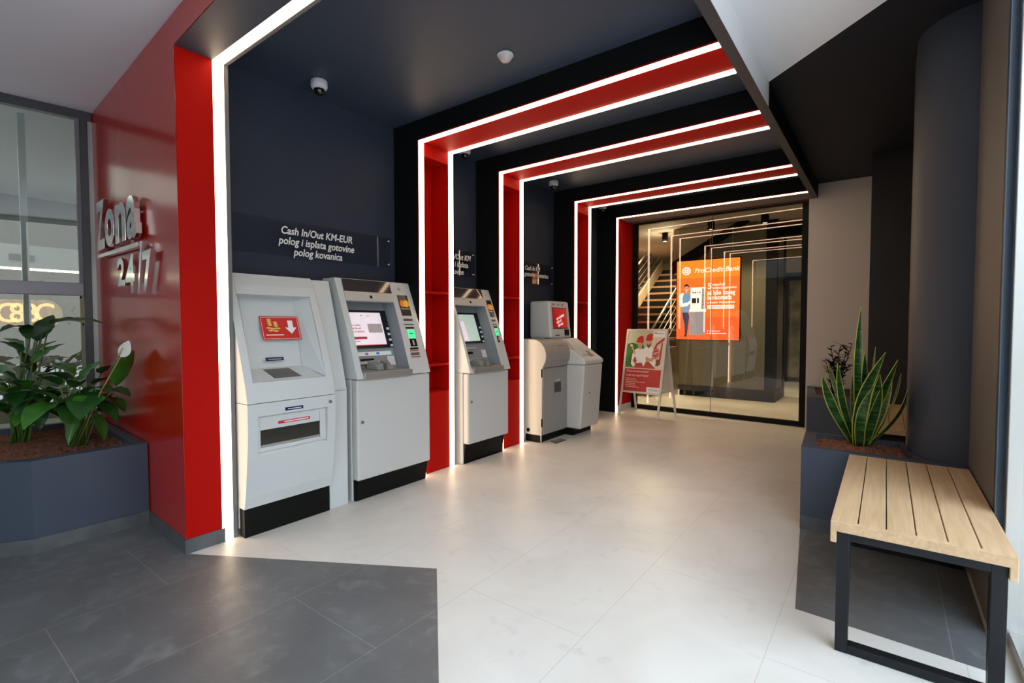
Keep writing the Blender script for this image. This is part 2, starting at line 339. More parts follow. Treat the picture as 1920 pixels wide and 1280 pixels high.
# right side
struct('wall_back', MB().box(-.79, 2.5, 7.115, 7.25, 0, ZC), CREAM)
struct('wall_right', MB().box(-.145, 1.2, 6.15, 7.11, 0, ZC), mat('dark_brown_paint', (.016, .013, .013), .5))
struct('wall_right', MB().box(1.0, 1.2, 4.3, 6.15, 0, ZC), BLACKN)
colp = [(.90, 3.63)]
for k in range(0, 13):
    a = math.radians(-90-90*k/12); colp.append((.40+.28*math.cos(a), 3.93+.30*math.sin(a)))
colp += [(.12, 4.30), (.2, 4.5), (.9, 4.5)]
c_ = MB(); c_.prism([(x, y, 0) for x, y in colp], (0, 0, ZC), True); cobj = struct('wall_right', c_, COLN)
m_ = cobj.modifiers.new('e', 'EDGE_SPLIT'); m_.split_angle = math.radians(40)
struct('wall_right', MB().box(.372, .9, 2.84, 3.63, 0, ZC), [BROWNG])
struct('trim_12', MB().box(.371, .9, 2.828, 2.84, 0, ZC).box(.371, .374, 2.80, 2.84, 0, ZC), BLUEC)
struct('baseboard_right', MB().box(-.60, -.15, 7.105, 7.115, 0, .09), SKIRT)
# entrance glazing on the right, going back past the camera
win = root('window_2', 'full height entrance glazing in an aluminium frame at the right edge', 'window', (.44, 2.5, 0)); win['kind'] = 'structure'
f_ = MB().box(.40, .47, 2.775, 2.828, 0, ZC).box(.42, .47, -5.9, 2.775, 0, .05).box(.42, .47, -5.9, 2.775, ZC-.08, ZC)
for y in (1.4, 0.0, -1.4, -2.8, -4.2, -5.9): f_.box(.42, .47, y-.03, y+.03, .05, ZC-.08)
part('window_frame', f_, ALU, win, .003)
ys = [2.775, 1.4, 0, -1.4, -2.8, -4.2, -5.87]
for a, b in zip(ys, ys[1:]):
    g_ = MB(); g_.flat = True; g_.add([(.445, a-.03 if a < 2.7 else a, .05), (.445, b+.03, .05), (.445, b+.03, ZC-.08), (.445, a-.03 if a < 2.7 else a, ZC-.08)], [(0, 1, 2, 3)]); part('pane', g_, GLASSE, win)
# lobby wall behind the viewer
struct('wall_back', MB().box(-5.8, .47, -6.1, -6.0, 0, ZC), mat('lobby_wall', (.22, .20, .18), .7))

# left shop window: frame line
WA = Vector((-5.172, 1.165)); WBd = Vector((-5.241, .687)); wd = (WBd-WA).normalized(); wn = Vector((wd.y, -wd.x)) * (1 if Vector((wd.y, -wd.x)).x > 0 else -1)
def wp(s, d, z): q = WA+wd*s+wn*d; return (q.x, q.y, z)
def wbox(mb, s0, s1, z0, z1, d0=-.03, d1=.03): return mb.hexa([wp(s0, d0, z0), wp(s1, d0, z0), wp(s1, d1, z0), wp(s0, d1, z0), wp(s0, d0, z1), wp(s1, d0, z1), wp(s1, d1, z1), wp(s0, d1, z1)])
win = root('window_4', 'shop window with grey transom rail at the left, reflecting the red wall', 'window', (-5.3, 0, 0)); win['kind'] = 'structure'
f_ = MB(); wbox(f_, -.03, 6.9, 2.93, ZC); wbox(f_, -.0, .05, 0, 2.93); wbox(f_, 1.55, 1.61, 0, 2.93); wbox(f_, 3.2, 3.26, 0, 2.93); wbox(f_, 4.9, 4.96, 0, 2.93)
part('window_frame', f_, ALUD, win, .003)
f_ = MB(); wbox(f_, .05, 1.55, 1.53, 1.63, -.035, .045); wbox(f_, 1.61, 3.2, 1.53, 1.63, -.035, .045); wbox(f_, 3.26, 6.9, 1.53, 1.63, -.035, .045); part('transom', f_, ALUP, win, .004)
f_ = MB(); wbox(f_, .05, .075, 1.63, 2.93, -.02, .035); part('stile', f_, mat('rail_mid_grey', (.17, .165, .18), .4), win)
f_ = MB(); wbox(f_, .0, 6.9, 0, .50, -.06, .03); part('sill_wall', f_, mat('sill_grey', (.38, .38, .38), .5), win)
for s0, s1 in ((.075, 1.55), (1.61, 3.2), (3.26, 4.9), (4.96, 6.9)):
    for z0, z1 in ((.5, 1.53), (1.63, 2.93)):
        g_ = MB(); g_.flat = True; g_.add([wp(s0, .0, z0), wp(s1, .0, z0), wp(s1, .0, z1), wp(s0, .0, z1)], [(0, 1, 2, 3)]); part('pane', g_, GLASSW, win)
f_ = MB(); wbox(f_, -.045, 0.0, 0, 2.93, -.03, .012); part('side_profile', f_, mat('pale_profile', (.45, .46, .44), .35, metal=.4), win)

# shop interior behind the left window
struct('wall_left', MB().box(-9.3, -9.2, -6, 2.7, 0, ZC), mat('shop_back_wall', (.17, .165, .11), .7))
struct('wall_back', MB().box(-9.2, -5.19, 2.6, 2.7, 0, ZC), mat('shop_white_wall', (.40, .44, .43), .7))
struct('wall_left', MB().box(-5.21, -5.17, 1.40, 2.6, 0, ZC), mat('shop_white_wall', (.40, .44, .43), .7))
dp = MB(); random.seed(2)
for i in range(60): dp.lathe((-9.199, random.uniform(1.0, 2.3), random.uniform(1.25, 2.15)), [(.001, .004), (.018, .004), (.018, 0)], 8, (1, 0, 0))
o_ = tag(part('wall_studs', dp, BLK), 'scattered dark dots on the back wall of the shop behind the left window', 'wall decoration'); o_['kind'] = 'stuff'
GOLDE = mat('gold_glow', (.9, .6, .25), .4, emit=1.2, ecol=(1.0, .58, .20))
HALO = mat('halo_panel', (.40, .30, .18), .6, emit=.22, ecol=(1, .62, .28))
sg = root('lit_lettering', 'glowing golden curved letters on the shop wall seen through the left window', 'sign', (-9.1, 1.6, 1.2))
for t_, px0 in (('C', 12), ('8', 32), ('B', 56), ('C', 84)):
    c_ = at(px0, 588, 'x', -9.12); part('letter', MB().text(t_, .36, c_, (0, 1, 0), (0, 0, 1), .01, .004, 0, 'CENTER', .85), GOLDE, sg)
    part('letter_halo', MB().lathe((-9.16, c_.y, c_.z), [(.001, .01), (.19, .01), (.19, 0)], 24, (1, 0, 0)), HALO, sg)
lt = root('shop_light', 'yellow light line under the white bulkhead in the shop', 'light', (-8.6, 1.4, 2.05))
p0_ = at(0, 499, 'x', -8.6); p1_ = at(0, 455, 'x', -8.6)
part('light_bulkhead', MB().box(-8.9, -8.6, -3, 2.55, p0_.z, p1_.z), mat('shop_bulkhead', (.62, .66, .64), .6), lt)
part('light_line', MB().box(-8.66, -8.60, -3, 2.55, p0_.z-.025, p0_.z), mat('shop_lamp', (1, .95, .7), .4, emit=5, ecol=(1, .90, .60)), lt)
a_, b_ = at(17, 487, 'x', -8.58), at(64, 479, 'x', -8.58); tag(part('air_grille', MB().box(-8.60, -8.57, a_.y, b_.y, a_.z, b_.z), BLK), 'dark slotted air grille on the white shop bulkhead', 'vent')
st_ = root('shop_door_frame', 'pale vertical shop door post seen through the left window', 'door frame', (-5.6, .85, 0))
a_, b_ = at(38, 400, 'x', -5.6), at(52, 400, 'x', -5.6); part('post', MB().box(-5.63, -5.6, a_.y, b_.y, 0, ZC), mat('door_post_grey', (.55, .60, .60), .4), st_)
lamp = bpy.data.lights.new('shop_ceiling_lamp', 'AREA'); lamp.energy = 8; lamp.size = 1.6; lamp.color = (.93, 1, .93); lo = bpy.data.objects.new('shop_ceiling_lamp', lamp); S.collection.objects.link(lo); lo.location = (-7.4, .4, 2.97)

# ================================================================ PLANTERS
def planter(name, label, poly, soil, zt, zs, base_h=.085):
    """poly/soil: same number of outline points (x,y)"""
    n = len(poly); r = root(name, label, 'planter', (sum(p[0] for p in poly)/n, sum(p[1] for p in poly)/n, 0))
    mb = MB(); P = [(x, y, base_h) for x, y in poly]; T = [(x, y, zt) for x, y in poly]; I = [(x, y, zt) for x, y in soil]; B = [(x, y, zs-.02) for x, y in soil]
    vs = P+T+I+B; fs = []
    for i in range(n):
        j = (i+1) % n; fs += [(i, j, n+j, n+i), (n+i, n+j, 2*n+j, 2*n+i), (2*n+i, 2*n+j, 3*n+j, 3*n+i)]
    fs += [tuple(range(n))[::-1], tuple(range(3*n, 4*n))]
    mb.add(vs, fs); part('box', mb, mat('planter_navy', (.044, .056, .084), .5), r, .003)
    cx, cy = sum(p[0] for p in poly)/n, sum(p[1] for p in poly)/n
    part('plinth', MB().prism([(x, y, .0012) for x, y in poly], (0, 0, base_h-.0012)), SKIRT, r)
    # soil
    b = bmesh.new(); vv = [b.verts.new((x, y, zs)) for x, y in soil]; fc = b.faces.new(vv)
    bmesh.ops.triangulate(b, faces=[fc]); bmesh.ops.subdivide_edges(b, edges=b.edges, cuts=28, use_grid_fill=True)
    random.seed(3)
    for v in b.verts: v.co.z += random.uniform(-.006, .012)
    sm = MB(); sm.v = [tuple(v.co) for v in b.verts]; b.verts.index_update(); sm.f = [[v.index for v in f.verts] for f in b.faces]; sm.mi = [0]*len(sm.f); sm.sm = [False]*len(sm.f); b.free()
    s = part('soil', sm, SOIL, r); return r
planter('planter', 'slate blue corner planter with dark tile base below the left shop window',
        [(-5.13, 1.188), (-3.822, 1.122), (-3.825, .572), (-4.5, -.36), (-5.37, -.36)], [(-5.08, 1.12), (-3.905, 1.065), (-3.905, .600), (-4.53, -.28), (-5.30, -.28)], .53, .485)
P1 = [(-.415, 3.585), (.371, 3.555), (.371, 3.622), (.30, 3.635), (.20, 3.70), (.125, 3.82), (.108, 4.0), (.105, 4.10), (-.45, 4.115)]
S1 = [(-.340, 3.635), (.12, 3.613), (.20, 3.615), (.17, 3.68), (.13, 3.76), (.09, 3.88), (.085, 4.0), (.085, 4.045), (-.375, 4.055)]
planter('planter', 'slate blue planter with snake plant behind the near bench', P1, S1, .525, .495)
planter('planter', 'dark blue planter holding the leafy dark plant against the pale wall', [(-.655, 6.03), (-.155, 6.01), (-.155, 7.10), (-.77, 7.10)],
        [(-.60, 6.33), (-.21, 6.31), (-.21, 6.98), (-.68, 7.0)], .525, .50)

# ================================================================ BENCHES
def bench(x0, x1, y0, y1, label):
    r = root('bench', label, 'bench', ((x0+x1)/2, (y0+y1)/2, 0), 'slatted oak benches')
    n = 6; w = (x1-x0)/n; mb = MB(); g = .004; zt = .525
    for i in range(n):
        a = x0+i*w+(g/2 if i else 0); b = x0+(i+1)*w-(g/2 if i < n-1 else 0)
        mb.box(a, b, y0+.022, y1-.022, zt-.022, zt)
    mb.box(x0, x1, y0, y0+.0215, zt-.040, zt).box(x0, x1, y1-.0215, y1, zt-.040, zt)
    mb.box(x0, x0+.020, y0+.0005, y1-.0005, zt-.085, zt-.0225).box(x1-.020, x1, y0+.0005, y1-.0005, zt-.085, zt-.0225)
    part('seat', mb, WOOD, r, .002)
    for ya in (y0+.018, y1-.018-.045):
        q = MB(); t = .042; xa, xb = x0+.0205, x1-.0205; z1 = zt-.0405
        q.box(xa, xa+t, ya, ya+.045, 0, z1).box(xb-t, xb, ya, ya+.045, 0, z1).box(xa+t, xb-t, ya, ya+.045, 0.0015, .036).box(xa+t, xb-t, ya, ya+.045, z1-.035, z1)
        part('leg_frame', q, BLKM, r, .002)
    part('rail', MB().box(x0+.02, x0+.05, y0+.065, y1-.065, zt-.062, zt-.0225).box(x1-.05, x1-.02, y0+.065, y1-.065, zt-.062, zt-.0225), BLKM, r)
    return r
bench(-.160, .366, 2.295, 3.535, 'light oak slatted bench with black loop legs in the right foreground')
bench(-.062, .50, 4.55, 5.99, 'far light oak slatted bench half hidden behind the round column')

# ================================================================ CEILING DEVICES
def camera_dome(x, y, label, z=ZC):
    r = root('dome_camera', label, 'camera', (x, y, z), 'white dome cameras on the tunnel ceiling')
    part('housing', MB().lathe((x, y, z), [(.001, 0), (.052, 0), (.056, -.006), (.057, -.038), (.052, -.052), (.040, -.060), (.001, -.06)]), mat('camera_white', (.62, .62, .64), .35), r)
    part('dome', MB().lathe((x, y, z), [(.036, -.058), (.036, -.072), (.030, -.088), (.018, -.098), (.001, -.101)]), mat('camera_black_dome', (.004, .004, .005), .05, spec=.8), r)
camera_dome(-3.20, 2.0, 'white dome camera nearest the viewer, above the coin machine')
camera_dome(-3.29, 3.60, 'white dome camera half hidden behind the second portal beam')
camera_dome(-3.20, 5.06, 'white dome camera above the white and grey kiosk')
camera_dome(-3.28, 6.50, 'small far dome camera in front of the last portal')
r = root('smoke_detector', 'white round smoke detector on the navy ceiling', 'smoke detector', (-1.955, 2.52, ZC))
part('base', MB().lathe((-1.955, 2.52, ZC), [(.001, 0), (.052, 0), (.052, -.010), (.048, -.014), (.001, -.014)]), MATS['camera_white'], r)
part('sensor_head', MB().lathe((-1.955, 2.52, ZC), [(.047, -.014), (.036, -.032), (.024, -.044), (.018, -.046), (.001, -.047)]), mat('detector_pink', (.62, .50, .50), .4), r)

# ================================================================ SIGNS ABOVE THE MACHINES
def niche_sign(y0, y1, yc, rows, label):
    x = XB+.035; r = root('wall_sign', label, 'sign', (x, yc, 1.785), 'clear acrylic signs above the machines')
    part('plate', MB().box(x, x+.005, y0, y1, 1.785, 2.035), SIGNG, r)
    t = MB()
    for k, s in enumerate(rows):
        t.text(s, .0755, (x+.007, yc, 1.965-.073*k-(.0 if len(rows) == 3 else .0)), (0, 1, 0), (0, 0, 1), .0006, .0012, .18, 'CENTER', .88)
    part('lettering', t, mat('sign_white', (.75, .75, .77), .5, emit=.12, ecol=(1, 1, 1)) if False else WHST, r)
    for yy in (y0+.03, y1-.03):
        for zz in (1.81, 2.01): part('standoff', MB().lathe((XB, yy, zz), [(.001, .001), (.008, .001), (.008, .046), (.006, .049), (.001, .049)], 14, (1, 0, 0)), CHROME, r)
niche_sign(1.425, 2.805, 2.115, ('Cash In/Out KM-EUR', 'polog i isplata gotovine', 'polog kovanica'), 'long clear sign reading Cash In/Out KM-EUR above the coin machine')
niche_sign(3.335, 3.90, 3.60, ('Cash In/Out KM', 'polog i isplata', 'gotovine'), 'clear sign reading Cash In/Out KM above the narrower cash machine')
niche_sign(4.47, 5.41, 4.94, ('Cash In KM', 'polog gotovine i kovanica'), 'clear sign reading Cash In KM above the kiosk')

# Zona 24/7 chrome letters on the red wall
def rp_(x, z, d=0): return Vector((x, ry(x)-d, z))
RR = Vector((rd.x, rd.y, 0))
def wall_text(name, txt, x0, x1, z0, z1, parent, depth=.03):
    mb = MB().text(txt, 1.0, (0, 0, 0), (1, 0, 0), (0, 0, 1), .5, .032)
    xs = [v[0] for v in mb.v]; zs = [v[2] for v in mb.v]; a, b, c, d = min(xs), max(xs), min(zs), max(zs)
    nv = []
    for v in mb.v:
        X = x0+(v[0]-a)/(b-a)*(x1-x0); Z = z0+(v[2]-c)/(d-c)*(z1-z0); nv.append((X, ry(X)-.018-depth*(.5+v[1]), Z))
    mb.v = nv; return part(name, mb, CHROME, parent, .0015)
r = root('wall_lettering', 'chrome raised letters reading Zona 24/7 on the glossy red wall', 'sign', (-4.2, ry(-4.2), 1.48))
wall_text('letter', 'Z', -4.85, -4.60, 1.860, 2.222, r); wall_text('letter', 'o', -4.58, -4.315, 1.855, 2.128, r); wall_text('letter', 'n', -4.285, -4.02, 1.855, 2.122, r); wall_text('letter', 'a', -3.99, -3.765, 1.848, 2.128, r)
part('underline', MB().prism([rp_(-4.85, 1.806, .018), rp_(-3.755, 1.786, .018), rp_(-3.755, 1.815, .018), rp_(-4.85, 1.832, .018)], (0, -.03, 0)), CHROME, r, .0015)
wall_text('letter', '2', -4.255, -4.075, 1.56, 1.752, r); wall_text('letter', '4', -4.05, -3.83, 1.50, 1.752, r)
part('slash', MB().prism([rp_(-3.775, 1.49, .018), rp_(-3.745, 1.49, .018), rp_(-3.655, 1.81, .018), rp_(-3.685, 1.81, .018)], (0, -.03, 0)), CHROME, r, .0015)
wall_text('letter', '7', -3.66, -3.475, 1.49, 1.745, r)

# ================================================================ MACHINES
def sx_(z, off=0): return -3.02-.36*(z-.9)+off                 # sloping upper front
class FA:
    """flat artwork placed on the sloping front: u = y, v = z"""
    def __init__(s, off): s.off = off
    def rect(s, mb, y0, y1, z0, z1, lift=.001, th=.0015):
        o = s.off+lift
        return mb.hexa([(sx_(z0, o), y0, z0), (sx_(z0, o+th), y0, z0), (sx_(z0, o+th), y1, z0), (sx_(z0, o), y1, z0), (sx_(z1, o), y0, z1), (sx_(z1, o+th), y0, z1), (sx_(z1, o+th), y1, z1), (sx_(z1, o), y1, z1)])
    def disc(s, mb, y, z, r, lift=.003, seg=24, sy=1, vec=.0008):
        o = s.off+lift; pts = [(sx_(z+r*math.sin(2*math.pi*k/seg), o), y+sy*r*math.cos(2*math.pi*k/seg), z+r*math.sin(2*math.pi*k/seg)) for k in range(seg)]
        return mb.prism(pts, (vec, 0, 0))
    def pol(s, mb, pts, lift=.003): return mb.prism([(sx_(z, s.off+lift), y, z) for y, z in pts], (.0008, 0, 0))
    def text(s, mb, t, size, y, z, lift=.004, **k):
        up = Vector((-.36, 0, 1)).normalized(); return mb.text(t, size, (sx_(z, s.off+lift), y, z), (0, 1, 0), up, **k)
def side_prof(z0, z1, n=6, off=0): return [(sx_(z0+(z1-z0)*i/n, off+.012*math.sin(math.pi*i/n)), z0+(z1-z0)*i/n) for i in range(n+1)]
def extr(mb, prof, y0, y1): return mb.prism([(x, y0, z) for x, z in prof], (0, y1-y0, 0))

def atm(y0, yr0, yr1, y1, zs, zd, pl_x, label, screen, detail):
    ym = (y0+y1)/2; r = root('cash_machine', label, 'cash machine', (-3.25, ym, 0), 'cash machines in the niches')
    xb = XB+.02; zt = 1.648
    # lower cabinet
    part('body', MB().box(xb, -3.10, y0, y1, .0, zs-.003), WHM2, r, .006)
    part('plinth', MB().prism([(-3.10, y0+.012, 0), (pl_x, y0+.012, 0), (pl_x+.03, y0+.012, zd), (-3.10, y0+.012, zd)], (0, y1-y0-.03, 0)), BLK, r, .003)
    dz = MB().box(-3.099, -3.030, y0+.004, y1, zd+.002, zs-.006); door = part('door', dz, WHM2, r, .014, 4)
    part('lock', MB().lathe((-3.030, y0+.045, .585), [(.001, .0), (.0125, .0), (.012, .006), (.006, .008), (.001, .008)], 20, (1, 0, 0)), mat('lock_metal', (.25, .24, .22), .4, metal=.7), door)
    # upper housing: left cheek, right column, top, back
    up = MB(); pf = side_prof(zs, zt)
    extr(up, [(xb, zs), *pf, (xb, zt)], y0, yr0)
    extr(up, [(xb, zs), *side_prof(zs, zs+.045, 1), (xb, zs+.045)], yr0, yr1)
    extr(up, [(xb, 1.476), (sx_(1.476), 1.476), (sx_(zt), zt), (xb, zt)], yr0, yr1)
    extr(up, [(xb, zs), *[(sx_(z, -.15), z) for z in (zs, 1.476)], (xb, 1.476)], yr0, yr1)
    part('housing', up, WHM, r)
    rc = MB(); extr(rc, [(xb, zs), *pf, (xb, zt)], yr1, y1); part('side_column', rc, WHM2, r, .006)
    A = FA(0); w = yr1-yr0; sc = w/.455
    part('header_glass', A.rect(MB(), yr0+.006, yr1-.004, 1.552, 1.644, .004, .006), DGL, r)
    part('header_band', A.rect(MB(), yr0+.001, yr1, 1.478, 1.550, .0035, .006), SILV, r, .002)
    part('camera_hole', A.disc(MB(), yr0+.235*sc, 1.512, .0125, .012, 20), BLK, r)
    # recess lining
    R = FA(-.15); ln = MB()
    for ya, yb in ((yr0, yr0+.004), (yr1-.004, yr1)):
        ln.hexa([(sx_(zs+.045, -.15), ya, zs+.045), (sx_(zs+.045, .0), ya, zs+.045), (sx_(zs+.045, .0), yb, zs+.045), (sx_(zs+.045, -.15), yb, zs+.045), (sx_(1.476, -.15), ya, 1.476), (sx_(1.476, 0), ya, 1.476), (sx_(1.476, 0), yb, 1.476), (sx_(1.476, -.15), yb, 1.476)])
    R.rect(ln, yr0+.004, yr1-.004, zs+.046, 1.476, .0005, .003)
    ln.hexa([(sx_(1.476, -.15), yr0+.004, 1.472), (sx_(1.476, 0), yr0+.004, 1.472), (sx_(1.476, 0), yr1-.004, 1.472), (sx_(1.476, -.15), yr1-.004, 1.472), (sx_(1.476, -.15), yr0+.004, 1.4755), (sx_(1.476, 0), yr0+.004, 1.4755), (sx_(1.476, 0), yr1-.004, 1.4755), (sx_(1.476, -.15), yr1-.004, 1.4755)])
    part('recess', ln, RECG, r)
    # monitor
    D = FA(-.13); ya, yb = yr0+.03*sc, yr1-.004
    part('monitor_bezel', D.rect(MB(), ya, yb, 1.112, 1.410, -.016, .017), mat('bezel_navy_black', (.006, .008, .016), .25), r)
    sc_ = MB(); sc_.use(0); D.rect(sc_, ya+.012, yb-.062*sc, 1.132, 1.392, .0015, .001)
    sy0, sy1 = ya+.012, yb-.062*sc; sw = sy1-sy0
    if screen == 'white':
        sc_.use(1)
        for i, (tt, zz) in enumerate((('Nova mobilna', 1.292), ('bankarska apli', 1.268), ('kacija ProBanking', 1.242))): D.text(sc_, tt, .020, sy0+.02, zz, .0035, bold=.0004)
        D.rect(sc_, sy0+.02, sy0+.17, 1.182, 1.202, .0025, .001); D.rect(sc_, sy0+.03, sy0+.10, 1.166, 1.170, .0025, .001)
        sc_.use(2); D.disc(sc_, sy0+.16, 1.368, .006, .003); D.rect(sc_, sy0+.205, sy0+.235, 1.362, 1.366, .0025, .001)
        D.rect(sc_, sy0+.20, sy1-.012, 1.232, 1.302, .0025, .001)
        sc_.use(3); D.rect(sc_, sy0, sy1, 1.132, 1.138, .0025, .001)
        part('display', sc_, [SCRW, SCRP, mat('screen_taupe', (.3, .25, .27), .2, emit=.3, ecol=(.42, .36, .38)), REDST], r)
    else:
        sc_.use(1); D.pol(sc_, [(sy0+.02, 1.392), (sy0+.11, 1.392), (sy0+.08, 1.30), (sy0+.045, 1.132), (sy0+.015, 1.132), (sy0+.03, 1.26)])
        sc_.use(2); D.pol(sc_, [(sy0+.10, 1.32), (sy0+.16, 1.33), (sy0+.175, 1.20), (sy0+.17, 1.145), (sy0+.10, 1.145), (sy0+.095, 1.22)]); D.rect(sc_, sy0+.11, sy0+.19, 1.135, 1.141, .0025, .001)
        D.pol(sc_, [(sy0+.005, 1.19), (sy0+.05, 1.27), (sy0+.054, 1.262), (sy0+.01, 1.182)], .0045)
        part('display', sc_, [SCRG, SCRGD, SCRW], r)
    for k in range(4): part('soft_key', D.rect(MB(), yb-.030*sc, yb-.008*sc, 1.273-.0455*k-.018, 1.273-.0455*k, .0015, .006), KEYW, r)
    # card brand strip and slots
    E = MB(); E.use(0)
    if detail:
        D.rect(E, ya+.018, yb-.030, 1.052, 1.083, -.013, .003)
        for c_i, (yy, k) in enumerate(((ya+.045, 1), (ya+.145, 3), (ya+.250, 2))): E.use(k); D.disc(E, yy, 1.068, .009, -.009); E.use(4 if k == 1 else k); D.disc(E, yy+.012, 1.068, .009, -.0085)
        part('card_stickers', E, [WHST, ORG, BLUP, mat('violet_print', (.25, .2, .4), .5), YEL], r)
    else:
        part('card_stickers', D.rect(E, ya+.01, yb-.14, 1.055, 1.075, -.013, .003), mat('pale_pink_label', (.5, .36, .34), .5), r)
    part('card_slot', D.rect(MB(), ya+.085*sc, ya+.205*sc, 1.010, 1.032, -.013, .006), BLK, r)
    part('code_sticker', D.rect(MB(), ya+.338*sc, ya+.408*sc, .970, 1.042, -.011, .002), mat('sticker_offwhite', (.72, .66, .66), .5), r, label='small white sticker with rounded frame')
    # cash tray and privacy wings
    tx = sx_(zs+.045); q = MB()
    q.hexa([(tx-.15, yr0+.006, zs+.046), (tx+.030, yr0+.006, zs+.030), (tx+.030, yr1-.002, zs+.030), (tx-.15, yr1-.002, zs+.046), (tx-.15, yr0+.006, zs+.062), (tx+.030, yr0+.006, zs+.044), (tx+.030, yr1-.002, zs+.044), (tx-.15, yr1-.002, zs+.062)])
    q.box(tx+.022, tx+.034, yr0+.002, yr1+.002, zs-.006, zs+.046)
    part('cash_tray', q, METL, r, .004)
    k0 = ya+.03*sc; kp = MB()
    kp.hexa([(tx-.155, k0, zs+.10), (tx-.115, k0, zs+.095), (tx-.115, yb-.12*sc, zs+.095), (tx-.155, yb-.12*sc, zs+.10), (tx-.155, k0, zs+.118), (tx-.12, k0, zs+.112), (tx-.12, yb-.12*sc, zs+.112), (tx-.155, yb-.12*sc, zs+.118)])
    part('card_lip', kp, mat('cream_metal', (.55, .50, .42), .4, metal=.3), r, .003)
    wg = MB()
    c0 = k0+.075*sc; c1 = k0+.275*sc
    wg.hexa([(tx-.13, c0, zs+.062), (tx-.02, c0+.03, zs+.050), (tx-.02, c0+.085*sc, zs+.050), (tx-.13, c0+.085*sc, zs+.062), (tx-.12, c0, zs+.115), (tx-.05, c0+.03, zs+.09), (tx-.03, c0+.082*sc, zs+.10), (tx-.12, c0+.082*sc, zs+.115)])
    wg.hexa([(tx-.13, c1-.085*sc, zs+.062), (tx-.02, c1-.085*sc, zs+.050), (tx-.02, c1-.02, zs+.050), (tx-.13, c1, zs+.062), (tx-.12, c1-.082*sc, zs+.115), (tx-.03, c1-.082*sc, zs+.10), (tx-.05, c1-.03, zs+.09), (tx-.12, c1, zs+.115)])
    part('keypad_shield', wg, mat('shield_grey', (.20, .21, .20), .4), r, .004)
    # column devices
    c = yr1; cw = y1-yr1; u = lambda t: c+cw*t
    k = FA(.012)
    lg = MB().use(0); k.rect(lg, u(.22), u(.72) if detail else u(.78), 1.368, 1.54, -.004, .003); lg.use(1); k.disc(lg, u(.39), 1.470, .030, .000, 28); lg.use(2); k.disc(lg, u(.56), 1.470, .030, .0006, 28); lg.use(3); k.rect(lg, u(.26), u(.66), 1.424, 1.428, -.0005, .001)
    part('contactless_panel', lg, [mat('panel_brown_black', (.03, .022, .016), .2), ORG, YEL, WHST], r, label='dark panel with overlapping orange and yellow discs')
    part('indicator', k.rect(MB(), u(.37), u(.46), 1.588, 1.597, -.006, .004), mat('lock_metal', (.25, .24, .22)), r)
    part('card_reader', k.rect(k.rect(MB(), u(.24), u(.68), 1.326, 1.344, -.004, .006), u(.2), u(.7), 1.293, 1.299, -.004, .006), mat('reader_dark', (.06, .055, .05), .4), r)
    g = MB().use(0); k.rect(g, u(.23), u(.67), 1.262, 1.276, -.003, .004); g.use(1); k.rect(g, u(.30), u(.62), 1.188, 1.252, -.003, .004); g.use(0); k.rect(g, u(.34), u(.56), 1.218, 1.226, .001, .003)
    part('lit_slot', g, [BLK, GREENL], r, label='green glowing card slot')
    g = MB().use(0); k.rect(g, u(.29), u(.62) if detail else u(.55), 1.118, 1.178, -.003, .004); g.use(1); k.rect(g, u(.41), u(.49), 1.128, 1.168, .001, .002)
    part('fingerprint_pad', g, [BLK, SILV], r)
    if detail:
        g = MB().use(0); k.rect(g, u(.22), u(.63), 1.093, 1.108, -.003, .003); g.use(1); k.rect(g, u(.19), u(.63), 1.079, 1.087, -.003, .0025); k.rect(g, u(.19), u(.65), 1.030, 1.037, -.003, .0025); g.use(2); k.rect(g, u(.2), u(.62), 1.048, 1.068, -.003, .004)
        part('receipt_slot', g, [BLK, mat('red_outline', (.5, .06, .05), .5), mat('slot_brown', (.12, .10, .085), .4)], r)
    return r
atm(2.155, 2.205, 2.66, 2.872, .900, .155, -3.072, 'wide white cash machine with monitor and green slot, right of the coin machine', 'white', True)
atm(3.345, 3.375, 3.82, 3.95, .850, .19, -3.102, 'narrower white cash machine between the second and third portals', 'green', False)

# ---- coin deposit machine
r = root('coin_machine', 'white coin deposit machine with red coin sticker, leftmost of the machines', 'coin machine', (-3.25, 1.67, 0))
xb = XB+.02; y0, y1 = 1.380, 1.965; zt = 1.625; zs = .822
part('side_cabinet', MB().prism([(xb, 1.9655, 0), (-3.089, 1.9655, 0), (-3.089, 1.9655, .832), (-3.19, 1.9655, 1.234), (-3.298, 1.9655, 1.617), (xb, 1.9655, 1.617)], (0, .15, 0)), WHM, r, .003)
part('side_cabinet_seam', MB().box(-3.1, -3.0875, 1.967, 2.114, .829, .832), GREYR, r)
up = MB(); ya, yb = 1.428, 1.918; z0, z1 = .945, 1.49
def pf2(za, zb, off=0): return [(sx_(z, off), z) for z in (za, zb)]
cp = [(-3.005, zs+.002), (-3.02, .9), *[(sx_(z, .010*math.sin((z-.9)/.72*math.pi)), z) for z in (1.0, 1.15, 1.3, 1.45, 1.55)], (sx_(zt)-.012, zt)]
for a, b in ((y0, ya), (yb, y1)): extr(up, [(xb, zs+.002), *cp, (xb, zt)], a, b)
extr(up, [(xb, zs+.002), (-3.005, zs+.002), (-3.02, .9), (sx_(z0, .003), z0), (sx_(z0, .003)-.02, z0+.001), (sx_(z0)-.17, z0+.07), (xb, z0+.07)], ya, yb)   # sill
extr(up, [(xb, z1+.03), (sx_(z1)-.12, z1-.02), (sx_(z1, .010), z1), (sx_(1.55, .006), 1.55), (sx_(zt)-.012, zt), (xb, zt)], ya, yb)
extr(up, [(xb, z0), (sx_(z0+.07)-.155, z0+.07), (sx_(z1)-.10, z1), (xb, z1)], ya, yb)
ch = MB()
part('upper_housing', up, WHM, r, .006, 3)
